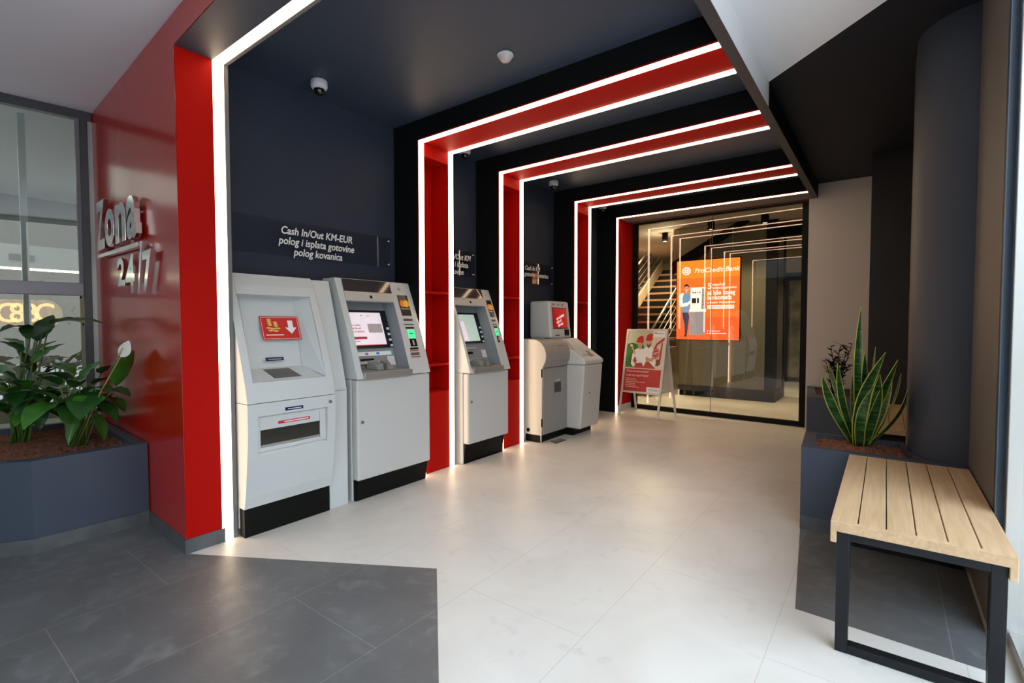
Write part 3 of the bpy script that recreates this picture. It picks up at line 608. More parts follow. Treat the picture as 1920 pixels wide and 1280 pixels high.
# splayed inner cheeks
for s, ye, yi in ((1, ya, ya+.06), (-1, yb, yb-.07)):
    ch = MB(); ch.add([(sx_(z0+.002, -.004), ye, z0+.002), (sx_(z1, -.004), ye, z1), (sx_(z1)-.10, yi, z1), (sx_(z0+.07)-.15, yi, z0+.072)], [(0, 1, 2, 3)]); part('recess_cheek', ch, WHM, r)
C1 = FA(-.118)
st = MB().use(0); C1.rect(st, 1.590, 1.855, 1.197, 1.352, .020, .001); st.use(1)
for a, b, c, d in ((1.597, 1.848, 1.344, 1.346), (1.597, 1.848, 1.203, 1.205), (1.597, 1.599, 1.203, 1.346), (1.846, 1.848, 1.203, 1.346)): C1.rect(st, a, b, c, d, .0212, .0006)
C1.pol(st, [(1.775, 1.325), (1.810, 1.325), (1.810, 1.278), (1.833, 1.278), (1.792, 1.235), (1.752, 1.278), (1.775, 1.278)], .0215); C1.rect(st, 1.615, 1.735, 1.226, 1.232, .0215, .0006)
st.use(2)
for i, (yy, zz, ww) in enumerate([(1.650, 1.330, .03), (1.650, 1.318, .03), (1.650, 1.306, .03), (1.652, 1.294, .03), (1.688, 1.312, .028), (1.690, 1.300, .028), (1.690, 1.288, .028), (1.640, 1.276, .034), (1.668, 1.270, .036), (1.700, 1.272, .034), (1.650, 1.258, .034), (1.684, 1.255, .036)]): C1.disc(st, yy, zz, .006, .0212+.0003*i, 16, ww/.012)
part('coin_sticker', st, [REDST, WHST, GOLDP], r, label='red sticker with gold coin stacks and white down arrow')
st = MB().use(0); C1.rect(st, 1.586, 1.706, 1.062, 1.084, .008, .001); st.use(1); C1.rect(st, 1.602, 1.690, 1.070, 1.073, .0095, .0006)
part('name_plate', st, [NAVYST, WHST], r)
# coin funnel in the sill
def sill(x_t, y, dz=0): # x_t 0 front .. 1 back on sill slope
    xa, za = sx_(z0, .003)-.02, z0; xc, zc = sx_(z0)-.17, z0+.07; return (xa+(xc-xa)*x_t, y, za+(zc-za)*x_t+dz)
part('coin_hopper', MB().hexa([sill(.16, 1.585, .0015), sill(.16, 1.765, .0015), sill(.86, 1.735, .0015), sill(.86, 1.565, .0015), sill(.16, 1.585, .004), sill(.16, 1.765, .004), sill(.86, 1.735, .004), sill(.86, 1.565, .004)]), mat('hopper_grey', (.16, .16, .15), .35, metal=.4), r)
# lower door, curved
lp = [(-3.07, .178), (-3.052, .25), (-3.03, .40), (-3.012, .55), (-3.003, .66), (-3.003, .76), (-3.005, zs-.002)]
dr = MB()
ca, cb, fz0, fz1 = 1.440, 1.905, .50, .742
def xl(z):
    for (xa_, za_), (xb_, zb_) in zip(lp, lp[1:]):
        if za_ <= z <= zb_: return xa_+(xb_-xa_)*(z-za_)/(zb_-za_)
    return lp[-1][0]
for a, b in ((y0, ca), (cb, y1)): extr(dr, [(-3.14, .178), *lp, (-3.14, zs-.002)], a, b)
extr(dr, [(-3.14, .178), *[p for p in lp if p[1] < fz0], (xl(fz0), fz0), (xl(fz0)-.022, fz0+.022), (-3.14, fz0+.022)], ca, cb)
extr(dr, [(-3.14, fz1-.008), (xl(fz1)-.022, fz1-.008), (xl(fz1), fz1), (-3.005, zs-.002), (-3.14, zs-.002)], ca, cb)
door = part('door', dr, WHM, r, .004, 3)
q = MB(); q.box(-3.14, -3.027, ca, 1.464, fz0+.02, fz1-.008).box(-3.14, -3.027, 1.862, cb, fz0+.02, fz1-.008).box(-3.14, -3.027, 1.464, 1.862, .652, fz1-.008).box(-3.14, -3.027, 1.464, 1.862, fz0+.02, .545)
part('window_surround', q, WHM, door, .003)
part('coin_return_window', MB().box(-3.13, -3.035, 1.465, 1.861, .546, .651), mat('return_window_dark', (.035, .032, .026), .12), door)
part('tray_lip', MB().box(-3.036, -3.027, 1.466, 1.86, .547, .560), METL, door)
part('return_label', MB().box(-3.028, -3.0262, 1.575, 1.790, .676, .694), REDST, door, label='narrow red label')
part('return_label_print', MB().box(-3.0262, -3.0256, 1.615, 1.778, .682, .688), WHST, door)
part('name_plate', MB().use(0).box(-3.005, -3.0020, 1.61, 1.73, .757, .777), NAVYST, door)
part('name_plate_print', MB().box(-3.002, -3.0015, 1.628, 1.718, .764, .768), WHST, door)
part('lock', MB().lathe((-3.004, 1.925, .775), [(.001, 0), (.012, 0), (.0115, .006), (.005, .008), (.001, .008)], 18, (1, 0, 0)), MATS['lock_metal'], door)
part('body', MB().box(xb, -3.1405, y0, y1-.001, .045, zs-.003).box(xb, -3.20, y0, y1-.001, 0, .045), WHM2, r, .003)
part('plinth', MB().box(-3.1395, -3.078, y0+.004, y1-.006, .0, .177), BLK, r, .003)

# ---- kiosk : grey coin box, white head, white counter
r = root('kiosk', 'white and grey deposit kiosk with raised screen head before the fourth portal', 'kiosk', (-3.15, 4.95, 0))
arc = [(-3.085+.175*math.sin(math.radians(a)), .955+.175*math.cos(math.radians(a))) for a in range(0, 91, 10)]
part('coin_cabinet_side', MB().prism([(XB+.03, 4.452, .085), (-2.965, 4.452, .085), (-2.955, 4.452, .82), (-2.915, 4.452, .90), *[(x, 4.452, z) for x, z in arc[::-1]], (XB+.03, 4.452, 1.13)], (0, .012, 0)), mat('kiosk_cream', (.60, .56, .50), .45), r, .002)
part('coin_cabinet', MB().prism([(XB+.03, 4.464, .085), (-2.965, 4.464, .085), (-2.955, 4.464, .82), (-2.915, 4.464, .90), *[(x, 4.464, z) for x, z in arc[::-1]], (XB+.03, 4.464, 1.13)], (0, .50, 0)), GRM, r, .002)
part('cabinet_seam', MB().box(-2.96, -2.9525, 4.47, 4.963, .817, .820), BLK, r)
dr = part('cabinet_door', MB().box(-2.962, -2.948, 4.475, 4.962, .095, .812), GRM, r, .004)
part('door_window', MB().box(-2.949, -2.9465, 4.685, 4.845, .530, .645), mat('window_dark', (.035, .028, .022), .15), dr)
part('door_window_frame', MB().box(-2.949, -2.945, 4.825, 4.855, .525, .65).box(-2.949, -2.945, 4.68, 4.855, .522, .530), METL, dr)
part('name_print', MB().box(-2.948, -2.9472, 4.71, 4.80, .662, .672), WHST, dr)
for z in (.72, .18): part('hinge', MB().box(-2.968, -2.952, 4.447, 4.452, z, z+.09), BLK, r)
part('coin_chute', MB().hexa([(-3.11, 4.72, 1.129), (-2.95, 4.74, 1.045), (-2.95, 4.86, 1.045), (-3.11, 4.88, 1.129), (-3.10, 4.72, 1.139), (-2.94, 4.74, 1.055), (-2.94, 4.86, 1.055), (-3.10, 4.88, 1.139)]), BLK, r)
part('cable_outlet', MB().lathe((-3.14, 4.452, .13), [(.001, .0), (.022, .0), (.022, .003), (.001, .003)], 20, (0, -1, 0)), BLK, r)
part('plinth', MB().box(XB+.06, -3.0, 4.47, 5.38, 0.0, .086), BLK, r)
lg = MB().tube([(-2.975, 4.458, 0), (-2.975, 4.458, .09)], .008); part('leg', lg, SILV, r)
lg = MB().tube([(-3.20, 4.46, 0), (-3.20, 4.46, .09)], .016); part('leg', lg, SILV, r)
lg = MB().tube([(-2.885, 5.40, 0), (-2.885, 5.40, .09)], .012); part('leg', lg, BLK, r)
part('plinth', MB().box(-3.0, -2.89, 5.0, 5.40, .0, .086), BLK, r)
# counter unit
cu = MB()
prof = [(XB+.03, .087), (-2.775, .087), (-2.722, .83), (XB+.03, .83)]
extr(cu, prof, 4.968, 5.42); part('counter_cabinet', cu, WHM2, r, .022, 4)
cu = MB(); extr(cu, [(XB+.03, .833), (-2.720, .833), (-2.715, .875), (-2.735, .892), (-3.085, 1.125), (XB+.03, 1.125)], 4.966, 5.425); part('counter_top', cu, WHM, r, .012, 3)
part('lock', MB().lathe((-2.745, 5.125, .50), [(.001, 0), (.010, 0), (.009, .006), (.001, .008)], 16, (1, 0, 0)), MATS['lock_metal'], r)
def ctp(x, y, d=0): # on slope
    z = .892+(-2.735-x)*(1.125-.892)/(.35); return (x, y, z+d)
part('bill_tray', MB().hexa([ctp(-2.79, 5.04, -.005), ctp(-2.79, 5.19, -.005), ctp(-3.02, 5.19, -.005), ctp(-3.02, 5.04, -.005), ctp(-2.79, 5.04, .022), ctp(-2.79, 5.19, .022), ctp(-3.02, 5.19, .034), ctp(-3.02, 5.04, .034)]), WHM2, r, .008)
part('pin_pad_well', MB().hexa([ctp(-2.775, 5.20, -.004), ctp(-2.775, 5.30, -.004), ctp(-2.86, 5.30, -.004), ctp(-2.86, 5.20, -.004), ctp(-2.775, 5.20, .004), ctp(-2.775, 5.30, .004), ctp(-2.86, 5.30, .004), ctp(-2.86, 5.20, .004)]), mat('well_grey', (.22, .21, .20), .4), r)
part('coin_cup', MB().lathe(ctp(-2.93, 5.0, .002), [(.001, .004), (.02, .002), (.035, .006), (.04, .010), (.042, .0)], 24, (.55, 0, .83)), SILV, r)
# head
hd = MB()
hy0, hy1 = 4.845, 5.285
hd.hexa([(XB+.06, hy0, 1.127), (-3.085, hy0, 1.127), (-3.085, hy1+.02, 1.127), (XB+.06, hy1+.02, 1.127), (XB+.06, hy0, 1.568), (-3.125, hy0, 1.568), (-3.125, hy1, 1.568), (XB+.06, hy1, 1.568)])
part('screen_head', hd, WHM, r, .028, 4)
def hx(z): return -3.085-.04*(z-1.127)/.441
def hrect(mb, ya, yb, za, zb, d, th=.002): return mb.hexa([(hx(za)+d, ya, za), (hx(za)+d+th, ya, za), (hx(za)+d+th, yb, za), (hx(za)+d, yb, za), (hx(zb)+d, ya, zb), (hx(zb)+d+th, ya, zb), (hx(zb)+d+th, yb, zb), (hx(zb)+d, yb, zb)])
q = MB().use(0); hrect(q, 4.895, 5.215, 1.243, 1.492, 0, .003); q.use(1); hrect(q, 4.902, 5.208, 1.25, 1.485, .003, .001); q.use(2)
for tt, zz, yy, ss in (('besplatno', 1.385, 5.05, .036), ('plaćanje svakog', 1.355, 4.97, .036), ('gdje si?', 1.315, 4.97, .055), ('#probaj', 1.278, 5.0, .048)):
    a = math.radians(17); q.text(tt, ss, (hx(zz)+.0055, yy, zz), (0, math.cos(a), math.sin(a)), (0, -math.sin(a), math.cos(a)), bold=.0008, sx=.72)
part('display', q, [BLK, SCRR, mat('screen_text_white', (.8, .6, .6), .3, emit=.6, ecol=(1, .75, .75))], r, label='red screen with slanted white text')
part('card_reader', hrect(MB(), 5.14, 5.235, 1.160, 1.232, 0, .008), BLK, r)
part('slot', hrect(MB(), 4.93, 5.02, 1.160, 1.170, 0, .004), BLK, r)
for yy in (4.93, 5.04, 5.13): part('sensor', MB().lathe((hx(1.525), yy, 1.528), [(.001, .006), (.010, .006), (.012, .0)], 14, (1, 0, 0)), mat('sensor_bronze', (.14, .10, .08), .3), r)
q = at(1046, 828, 'z', 0)
a = root('floor_plate', 'small grey metal plate lying on the floor before the kiosk', 'floor plate', (q.x, q.y, 0))
pp = [at(1033, 827, 'z', .004), at(1051, 822, 'z', .004), at(1061, 824.5, 'z', .004), at(1042, 831, 'z', .004)]
part('plate', MB().prism([(v.x, v.y, .0005) for v in pp], (0, 0, .006)), mat('plate_grey', (.22, .21, .20), .5), a); part('plate_rim', MB().tube([(pp[0].x, pp[0].y, .007), (pp[3].x, pp[3].y, .007), (pp[2].x, pp[2].y, .007)], .003, 6), BLK, a)

# ================================================================ A-BOARD
r = root('poster_stand', 'silver A-frame poster stand with a red and white chefs poster', 'poster stand', (-2.72, 6.85, 0))
FLp = Vector((-3.04, 6.575, 0)); FRp = Vector((-2.455, 6.52, 0)); BLp = Vector((-3.02, 7.13, 0)); BRp = Vector((-2.40, 7.075, 0)); TZ = 1.215
TLp = (FLp+BLp)/2+Vector((0, -.01, TZ)); TRp = (FRp+BRp)/2+Vector((0, -.01, TZ))
def board(A, B, TA, TB, flip, poster):
    # A,B feet; TA,TB top
    def q(u, v, d=0):
        P = (A+(TA-A)*v)+(((B+(TB-B)*v))-(A+(TA-A)*v))*u
        nrm = (B-A).cross(TA-A).normalized()*(1 if not flip else -1); return P+nrm*d
    zf = .265
    for a_, b_ in (((A, TA)), ((B, TB))):
        part('leg', MB().bar(a_, a_+(b_-a_)*zf, .030, .018, (0, 1, 0)), ALUA, r, .002)
    f = MB()
    for (u0, v0, u1, v1) in ((-.02, zf, 1.02, zf), (-.02, 1-.012, 1.02, 1-.012)): f.bar(q(u0, v0+.008), q(u1, v1+.008), .028, .020, (0, 1, 0))
    for u in (0.005, .995): f.bar(q(u, zf), q(u, 1), .030, .020, (0, 1, 0))
    part('frame', f, ALUA, r, .003)
    part('backing', MB().hexa([q(.03, zf+.015, -.004), q(.97, zf+.015, -.004), q(.97, .985, -.004), q(.03, .985, -.004), q(.03, zf+.015, .0), q(.97, zf+.015, .0), q(.97, .985, .0), q(.03, .985, .0)]), mat('board_back', (.5, .46, .38), .6), r)
    return q, zf
ALUA = mat('stand_aluminium', (.62, .60, .57), .4, metal=.35)
q, zf = board(FLp, FRp, TLp, TRp, False, True); board(BLp, BRp, TLp, TRp, True, False)
V0 = zf+.018; V1 = .983
def pq(u, v, d): return q(.035+.93*u, V0+(V1-V0)*v, .002+d*.0007)
APM = [mat('poster_sage', (.50, .50, .36), .5), mat('poster_foliage', (.03, .16, .015), .6, noise=.7, nscale=40), mat('poster_red', (.50, .03, .025), .4), WHST, mat('poster_skin', (.62, .33, .22), .5), mat('poster_hat_red', (.55, .01, .012), .5), mat('poster_beard', (.16, .08, .05), .6), mat('poster_apron', (.50, .06, .03), .5), mat('poster_pale', (.70, .63, .50), .5), mat('poster_text_pink', (.85, .55, .50), .5)]
ps = MB(); ps.flat = False
def pp_(k, pts, d, th=.3): ps.use(k); ps.prism([pq(u, v, d) for u, v in pts], (pq(0, 0, 1)-pq(0, 0, 0))*th)
def ell(k, cu, cv, ru, rv, d, a0=0, a1=360, n=20): pp_(k, [(cu+ru*math.cos(math.radians(a0+(a1-a0)*i/n)), cv+rv*math.sin(math.radians(a0+(a1-a0)*i/n))) for i in range(n if a1-a0 == 360 else n+1)], d)
pp_(0, [(0, .385), (1, .385), (1, 1), (0, 1)], 0)
pp_(1, [(0, .385), (.27, .385), (.30, .62), (.5, .70), (.42, .80), (.28, .775), (.15, .80), (0, .78)], 1)
pp_(2, [(0, 0), (1, 0), (1, .37), (0, .37)], 0); pp_(9, [(0, .368), (1, .368), (1, .387), (0, .387)], 2)
pp_(3, [(.70, 1), (1, 1), (1, .90), (.70, .90)], 1); pp_(8, [(.62, .90), (1, .90), (1, .387), (.70, .387)], 1)
# house shape and seal
pp_(2, [(.73, .70), (.80, .80), (1, .90), (1, .85), (.83, .765), (.80, .70), (.80, .62), (.75, .62)], 2); pp_(2, [(.93, .80), (.97, .82), (.95, .45), (.90, .45)], 2)
ell(2, .80, .635, .11, .085, 3); ell(9, .80, .635, .09, .068, 4); ell(2, .80, .635, .08, .06, 5)
pp_(3, [(.74, .63), (.86, .645), (.86, .655), (.74, .64)], 6); pp_(3, [(.76, .61), (.84, .62), (.84, .628), (.76, .618)], 6)
pp_(6, [(.83, .43), (.91, .43), (.92, .54), (.84, .54)], 2)
# man
pp_(3, [(.38, .42), (.40, .60), (.48, .72), (.57, .755), (.65, .755), (.73, .71), (.74, .60), (.79, .53), (.83, .47), (.80, .43), (.62, .40)], 3)
ell(4, .60, .80, .070, .070, 4); pp_(6, [(.535, .80), (.55, .745), (.60, .715), (.65, .745), (.67, .80), (.63, .775), (.57, .775)], 5); pp_(5, [(.50, .845), (.53, .93), (.60, .965), (.67, .95), (.69, .845), (.60, .835)], 6)
pp_(4, [(.52, .53), (.60, .50), (.74, .50), (.78, .54), (.76, .57), (.66, .545), (.56, .58)], 5); pp_(7, [(.48, .385), (.56, .50), (.66, .49), (.84, .385)], 6)
# woman
pp_(3, [(.15, .45), (.17, .62), (.25, .695), (.35, .715), (.47, .70), (.54, .62), (.56, .48), (.50, .40), (.22, .40)], 7)
ell(4, .365, .765, .062, .068, 8); pp_(4, [(.33, .72), (.40, .72), (.37, .68)], 9); pp_(5, [(.24, .81), (.28, .885), (.36, .92), (.43, .905), (.45, .81), (.37, .80)], 10); pp_(6, [(.335, .752), (.395, .752), (.365, .738)], 9.5)
pp_(7, [(.20, .50), (.25, .58), (.31, .50), (.28, .45)], 9); pp_(4, [(.12, .74), (.16, .75), (.26, .62), (.22, .60)], 9); ell(8, .12, .755, .035, .022, 10)
pp_(7, [(.25, .385), (.28, .46), (.46, .475), (.52, .385)], 9)
ps.use(9)
nrm = (FRp-FLp).cross(TLp-FLp).normalized(); ru = (FRp-FLp).normalized(); uu = (TLp-FLp).normalized()
for t, s, u, v in (('Recept za osamostaljenje?', .045, .05, .330), ('kredit koji vrijedi ProBati!', .045, .05, .262)): ps.text(t, s, pq(u, v, 4), ru, uu, bold=.0006, sx=.74)
for k, wdt in enumerate((.28, .33, .55, .28, .30, .40)): pp_(9, [(.05, .205-.028*k), (.05+wdt, .205-.028*k), (.05+wdt, .213-.028*k), (.05, .213-.028*k)], 2)
pp_(3, [(.66, 0), (1, 0), (1, .085), (.66, .085)], 3); pp_(6, [(.70, .045), (.97, .045), (.97, .052), (.70, .052)], 5); pp_(6, [(.72, .025), (.97, .025), (.97, .03), (.72, .03)], 5)
pp_(6, [(.76, .955), (.96, .955), (.96, .962), (.76, .962)], 3); ell(6, .75, .968, .02, .014, 3)
part('poster', ps, APM, r, label='printed poster: two people in red caps and white shirts above a red text block')
part('tie_bar', MB().bar(FLp+(TLp-FLp)*.3+Vector((.0, .02, 0)), BLp+(TLp-BLp)*.3-Vector((0, .02, 0)), .012, .006), ALUA, r)
part('tie_bar', MB().bar(FRp+(TRp-FRp)*.3+Vector((.0, .02, 0)), BRp+(TRp-BRp)*.3-Vector((0, .02, 0)), .012, .006), ALUA, r)

# ================================================================ ORANGE BACKLIT POSTER
YP = 7.50; r = root('light_box', 'orange backlit bank advert hanging behind the end glass', 'light box', (-2.1, YP, 1.06))
X0, X1, Z0, Z1 = -2.542, -1.655, 1.065, 2.232
part('case', MB().box(X0-.012, X1+.012, YP+.004, YP+.04, Z0-.012, Z1+.012), BLK, r, .003)
for x in (-2.07, -1.76): part('hanging_wire', MB().tube([(x, YP+.02, Z1+.01), (x, YP+.02, ZC)], .002, 6), SILV, r)
ps = MB()
def o_(k, pts, d): ps.use(k); ps.prism([(X0+u*(X1-X0), YP+.0035-d*.0004, Z0+v*(Z1-Z0)) for u, v in pts], (0, -.0002, 0))
def oe(k, cu, cv, ru, rv, d, n=20): o_(k, [(cu+ru*math.cos(2*math.pi*i/n), cv+rv*math.sin(2*math.pi*i/n)) for i in range(n)], d)
o_(0, [(0, .28), (1, .28), (1, .78), (0, .78)], 0); o_(1, [(0, .78), (1, .78), (1, 1), (0, 1)], 0); o_(2, [(0, 0), (1, 0), (1, .28), (0, .28)], 0)
oe(3, .16, .872, .072, .052, 2, 28)
for k in range(9):
    a = 2*math.pi*k/8; oe(0, .16+.042*math.cos(a)*(k > 0), .872+.031*math.sin(a)*(k > 0), .012, .007, 3, 10)
def ot(t, s, u, v, k=3, **kw): ps.use(k); ps.text(t, s, (X0+u*(X1-X0), YP-.001, Z0+v*(Z1-Z0)), (1, 0, 0), (0, 0, 1), **kw)
ot('ProCredit Bank', .098, .29, .868, bold=.0012, shear=.22, sx=1.0)
ot('5', .12, .505, .665, bold=.002); ot('mjesečnih', .050, .57, .685, bold=.0008, shear=.15, sx=.9); ot('podizanja gotovine', .050, .57, .645, bold=.0008, shear=.15, sx=.9)
ot('sa bilo kojeg', .092, .505, .585, bold=.0025, sx=.82); ot('bankomata', .092, .505, .525, bold=.0025, sx=.82); ot('u Bosni i Hercegovini', .046, .505, .465, bold=.001, sx=.95)
o_(3, [(.505, .385), (.92, .385), (.92, .43), (.505, .43)], 2); o_(4, [(.53, .403), (.90, .403), (.90, .411), (.53, .411)], 3)
for k, w_ in ((0, .17), (1, .27)): o_(3, [(.54, .105-.03*k), (.54+w_, .105-.03*k), (.54+w_, .113-.03*k), (.54, .113-.03*k)], 2); oe(3, .515, .109-.03*k, .01, .008, 2, 10)
# cash machine picture
o_(3, [(.23, .38), (.48, .38), (.475, .66), (.23, .66)], 3); o_(4, [(.22, .06), (.475, .06), (.475, .35), (.225, .35)], 3); o_(3, [(.215, .35), (.485, .35), (.485, .385), (.215, .385)], 4); o_(4, [(.23, .345), (.475, .345), (.475, .353), (.23, .353)], 5)
o_(5, [(.255, .46), (.325, .46), (.325, .525), (.255, .525)], 5); o_(5, [(.34, .46), (.37, .46), (.37, .525), (.34, .525)], 5)
for u, kk in ((.275, 5), (.31, 5), (.345, 6), (.385, 9)): oe(kk, u, .595, .012, .009, 5, 12)
o_(4, [(.41, .38), (.48, .38), (.48, .645), (.42, .645)], 4)
for v in (.44, .48, .52, .56): o_(5, [(.43, v), (.46, v), (.46, v+.006), (.43, v+.006)], 5)
# man
o_(7, [(.095, .345), (.195, .345), (.215, .30), (.205, .22), (.185, .10), (.175, .04), (.145, .04), (.14, .10), (.135, .2), (.11, .27)], 6)
o_(5, [(.13, .035), (.175, .035), (.178, .06), (.135, .06)], 7)
o_(6, [(.095, .345), (.10, .47), (.09, .56), (.13, .595), (.19, .60), (.235, .56), (.225, .45), (.205, .345)], 7)
o_(3, [(.045, .46), (.045, .56), (.09, .595), (.12, .595), (.10, .53), (.10, .46), (.19, .475), (.24, .505), (.235, .47), (.18, .425), (.07, .415)], 8)
oe(8, .165, .65, .042, .045, 8, 20); o_(5, [(.122, .655), (.125, .69), (.165, .712), (.205, .69), (.207, .655), (.19, .68), (.14, .68)], 9); o_(8, [(.148, .59), (.185, .59), (.185, .62), (.148, .62)], 8)
oe(5, .150, .655, .005, .003, 9, 8); oe(5, .180, .655, .005, .003, 9, 8); o_(3, [(.148, .631), (.182, .631), (.165, .622)], 9)
part('advert', ps, [POSTO, POSTO2, POSTO3, PW, PG, PD, PB, PJ, PS, YEL], r, label='orange printed face: bank logo, man beside a cash machine, white text')

# ================================================================ ROOM BEHIND THE GLASS
struct('ceiling', MB().box(-5.4, 2.4, 7.30, 14, ZC+.001, ZC+.1), CEILI)
struct('trim_13', MB().box(XW, -.79, 7.10, 7.112, ZP-.02, ZP+.003), mat('dark_track', (.05, .006, .005), .5))
# glazed olive block with black base and post
q = root('display_cabinet', 'large olive-grey glazed cabinet on a black base beyond the end glass', 'cabinet', (-2.2, 9.5, 0))
part('base', MB().box(-3.03, -1.44, 9.05, 10.0, 0, .19), BLK, q, .003)
part('panel', MB().box(-3.02, -1.60, 9.08, 9.98, .19, ZC), mat('olive_gloss', (.15, .145, .10), .3, spec=.5), q)
part('post', MB().box(-1.60, -1.44, 9.06, 9.2, .19, ZC).box(-1.60, -1.44, 9.86, 9.98, .19, ZC), BLK, q)
part('side_panel', MB().box(-1.60, -1.46, 9.2, 9.86, .19, ZC), mat('olive_side', (.16, .14, .10), .3), q)
struct('trim_14', MB().box(-1.60, 1.5, 9.3, 9.4, 2.75, ZC), BLK)
struct('wall_back', MB().box(-5.4, 2.4, 13.9, 14, 0, ZC), BEIGEI)
struct('wall_left', MB().box(-5.5, -5.4, 7.35, 14, 0, ZC+1), BEIGEI)
struct('wall_left', MB().box(-5.4, XB-.3, 7.30, 7.36, 0, ZC+.1), BLACKN)
struct('wall_right', MB().box(2.3, 2.4, 7.3, 14, 0, ZC), OLIVE)
# back opening with vertical mullions on the right
w5 = root('window_5', 'street window with dark mullions at the far right of the back room', 'window', (-.6, 12.6, 0)); w5['kind'] = 'structure'
f_ = MB().box(-1.9, .8, 12.5, 12.58, 2.25, 2.42)
for x in (-1.85, -1.25, -.75, .1): f_.box(x, x+.09, 12.5, 12.58, 0, 2.25)
part('window_frame', f_, BLK, w5)
part('pane', MB().box(-1.85, .1, 12.53, 12.535, .1, 2.25), mat('street_dusk_pane', (.20, .19, .14), .4, noise=.8, nscale=2.5), w5)
struct('wall_back', MB().box(-1.95, 2.3, 12.6, 12.7, 0, ZC), mat('far_wall_beige', (.30, .26, .19), .6))
q = root('desk', 'dark reception desk in the far right of the back room', 'desk', (-.6, 11.3, 0))
part('desk_body', MB().box(-1.25, .3, 11.2, 11.8, .12, .95), mat('desk_dark', (.008, .010, .016), .4), q); part('desk_top', MB().box(-1.3, .35, 11.15, 11.85, .95, .99), BLK, q); part('desk_base', MB().box(-1.2, .25, 11.25, 11.75, 0, .12), BLK, q)
q = root('paper_stack', 'tall pale stack of paper boxes beside the dark desk', 'shelf', (-.85, 10.9, 0)); pb = MB()
for k in range(9): pb.box(-.98+.01*(k % 2), -.72, 10.8, 11.05, .99+.115*k-.15, .99+.115*k-.05)
part('boxes', pb, mat('paper_white', (.55, .52, .46), .6), q); part('stand', MB().box(-.96, -.74, 10.82, 11.03, 0, .84), BLK, q)
# spot lights
def spot(x, y, label, on=True):
    r = root('ceiling_spot', label, 'light', (x, y, ZC), 'black cylinder spots on the back room ceiling')
    part('can', MB().lathe((x, y, ZC), [(.001, 0), (.055, 0), (.055, -.16), (.045, -.16), (.045, -.145), (.001, -.145)]), BLK, r)
    part('lens', MB().lathe((x, y, ZC), [(.001, -.147), (.044, -.147), (.044, -.150), (.001, -.150)]), SPOT, r)
    l = bpy.data.lights.new('spot_lamp', 'SPOT'); l.energy = 120; l.spot_size = math.radians(115); l.spot_blend = .8; l.color = (1, .78, .48); l.shadow_soft_size = .05
    o = bpy.data.objects.new('spot_lamp', l); S.collection.objects.link(o); o.location = (x, y, ZC-.155)
spot(-2.33, 8.50, 'black cylinder spot above the orange advert'); spot(-1.52, 8.46, 'black cylinder spot right of the orange advert'); spot(-3.35, 9.2, 'dim ceiling spot above the staircase'); spot(-.4, 10.4, 'black cylinder spot above the far desk')
l = bpy.data.lights.new('stair_fill', 'POINT'); l.energy = 16; l.shadow_soft_size = .06; l.color = (1, .82, .52); o = bpy.data.objects.new('stair_fill', l); S.collection.objects.link(o); o.location = (-3.35, 9.2, ZC-.24)  # added fill below the spot can, brightens the beige stair soffit
l = bpy.data.lights.new('stairwell_fill', 'AREA'); l.energy = 90; l.size = .8; l.color = (1, .82, .52); o = bpy.data.objects.new('stairwell_fill', l); S.collection.objects.link(o); o.location = (-4.3, 10.6, ZC-.03)  # added area fill over the stairs, no fixture there
# staircase
r = root('staircase', 'open riser staircase with brown wooden treads and steel railing beyond the glass', 'staircase', (-4.1, 9.4, 0))
ns = 15; t = MB(); rz = MB()
for k in range(ns):
    y = 8.5+.27*k; z = .17*(k+1); t.box(-4.95, -3.3, y, y+.30, z-.045, z)
for k in range(ns): rz.box(-4.9, -3.35, 8.5+.27*k+.27, 8.5+.27*k+.29, .17*(k+1), .17*(k+2)-.045)
part('treads', t, TREAD, r); part('risers', rz, BLK, r)
part('stringer', MB().prism([(-4.60, 8.45, .02), (-4.60, 8.45, .35), (-4.60, 8.45+.27*ns, .17*ns+.38), (-4.60, 8.45+.27*ns, .17*ns+.10)], (-.05, 0, 0)), mat('stringer_cream', (.55, .47, .33), .6), r)
for x in (-4.62, -3.36):
    for k, dz in enumerate((.95, .75, .58, .42, .27)): part('handrail' if k == 0 else 'rail', MB().tube([(x, 8.5, .17+dz), (x, 8.5+.27*ns, .17*(ns+1)+dz)] if x < -4 else [(x, 8.5, .17+dz), (x, 10.0, 1.11+dz)], .022 if k == 0 else .009, 8), ALU, r)
    for y in ((8.7, 9.7, 10.7, 11.7) if x < -4 else (8.55, 9.95)): part('post', MB().bar((x, y, .17+(y-8.5)*.63), (x, y, .17+(y-8.5)*.63+.95), .035, .015, (0, 1, 0)), BLKM, r)
# upper flight seen as slanting cream soffit with black edge
r = root('stair_flight', 'cream underside and black slanting edge of the upper stair flight', 'staircase', (-2.7, 8.9, 2.3))
part('stringer', MB().prism([(-3.12, 8.9, 2.40), (-2.02, 8.9, ZC-.002), (-1.84, 8.9, ZC-.002), (-2.85, 8.9, 2.34), (-3.12, 8.9, 2.18)], (0, .1, 0)), BLK, r)
part('soffit', MB().prism([(-3.12, 9.005, 2.42), (-2.05, 9.005, ZC-.002), (-3.12, 9.005, ZC-.002)], (0, .03, 0)), BEIGEI, r)

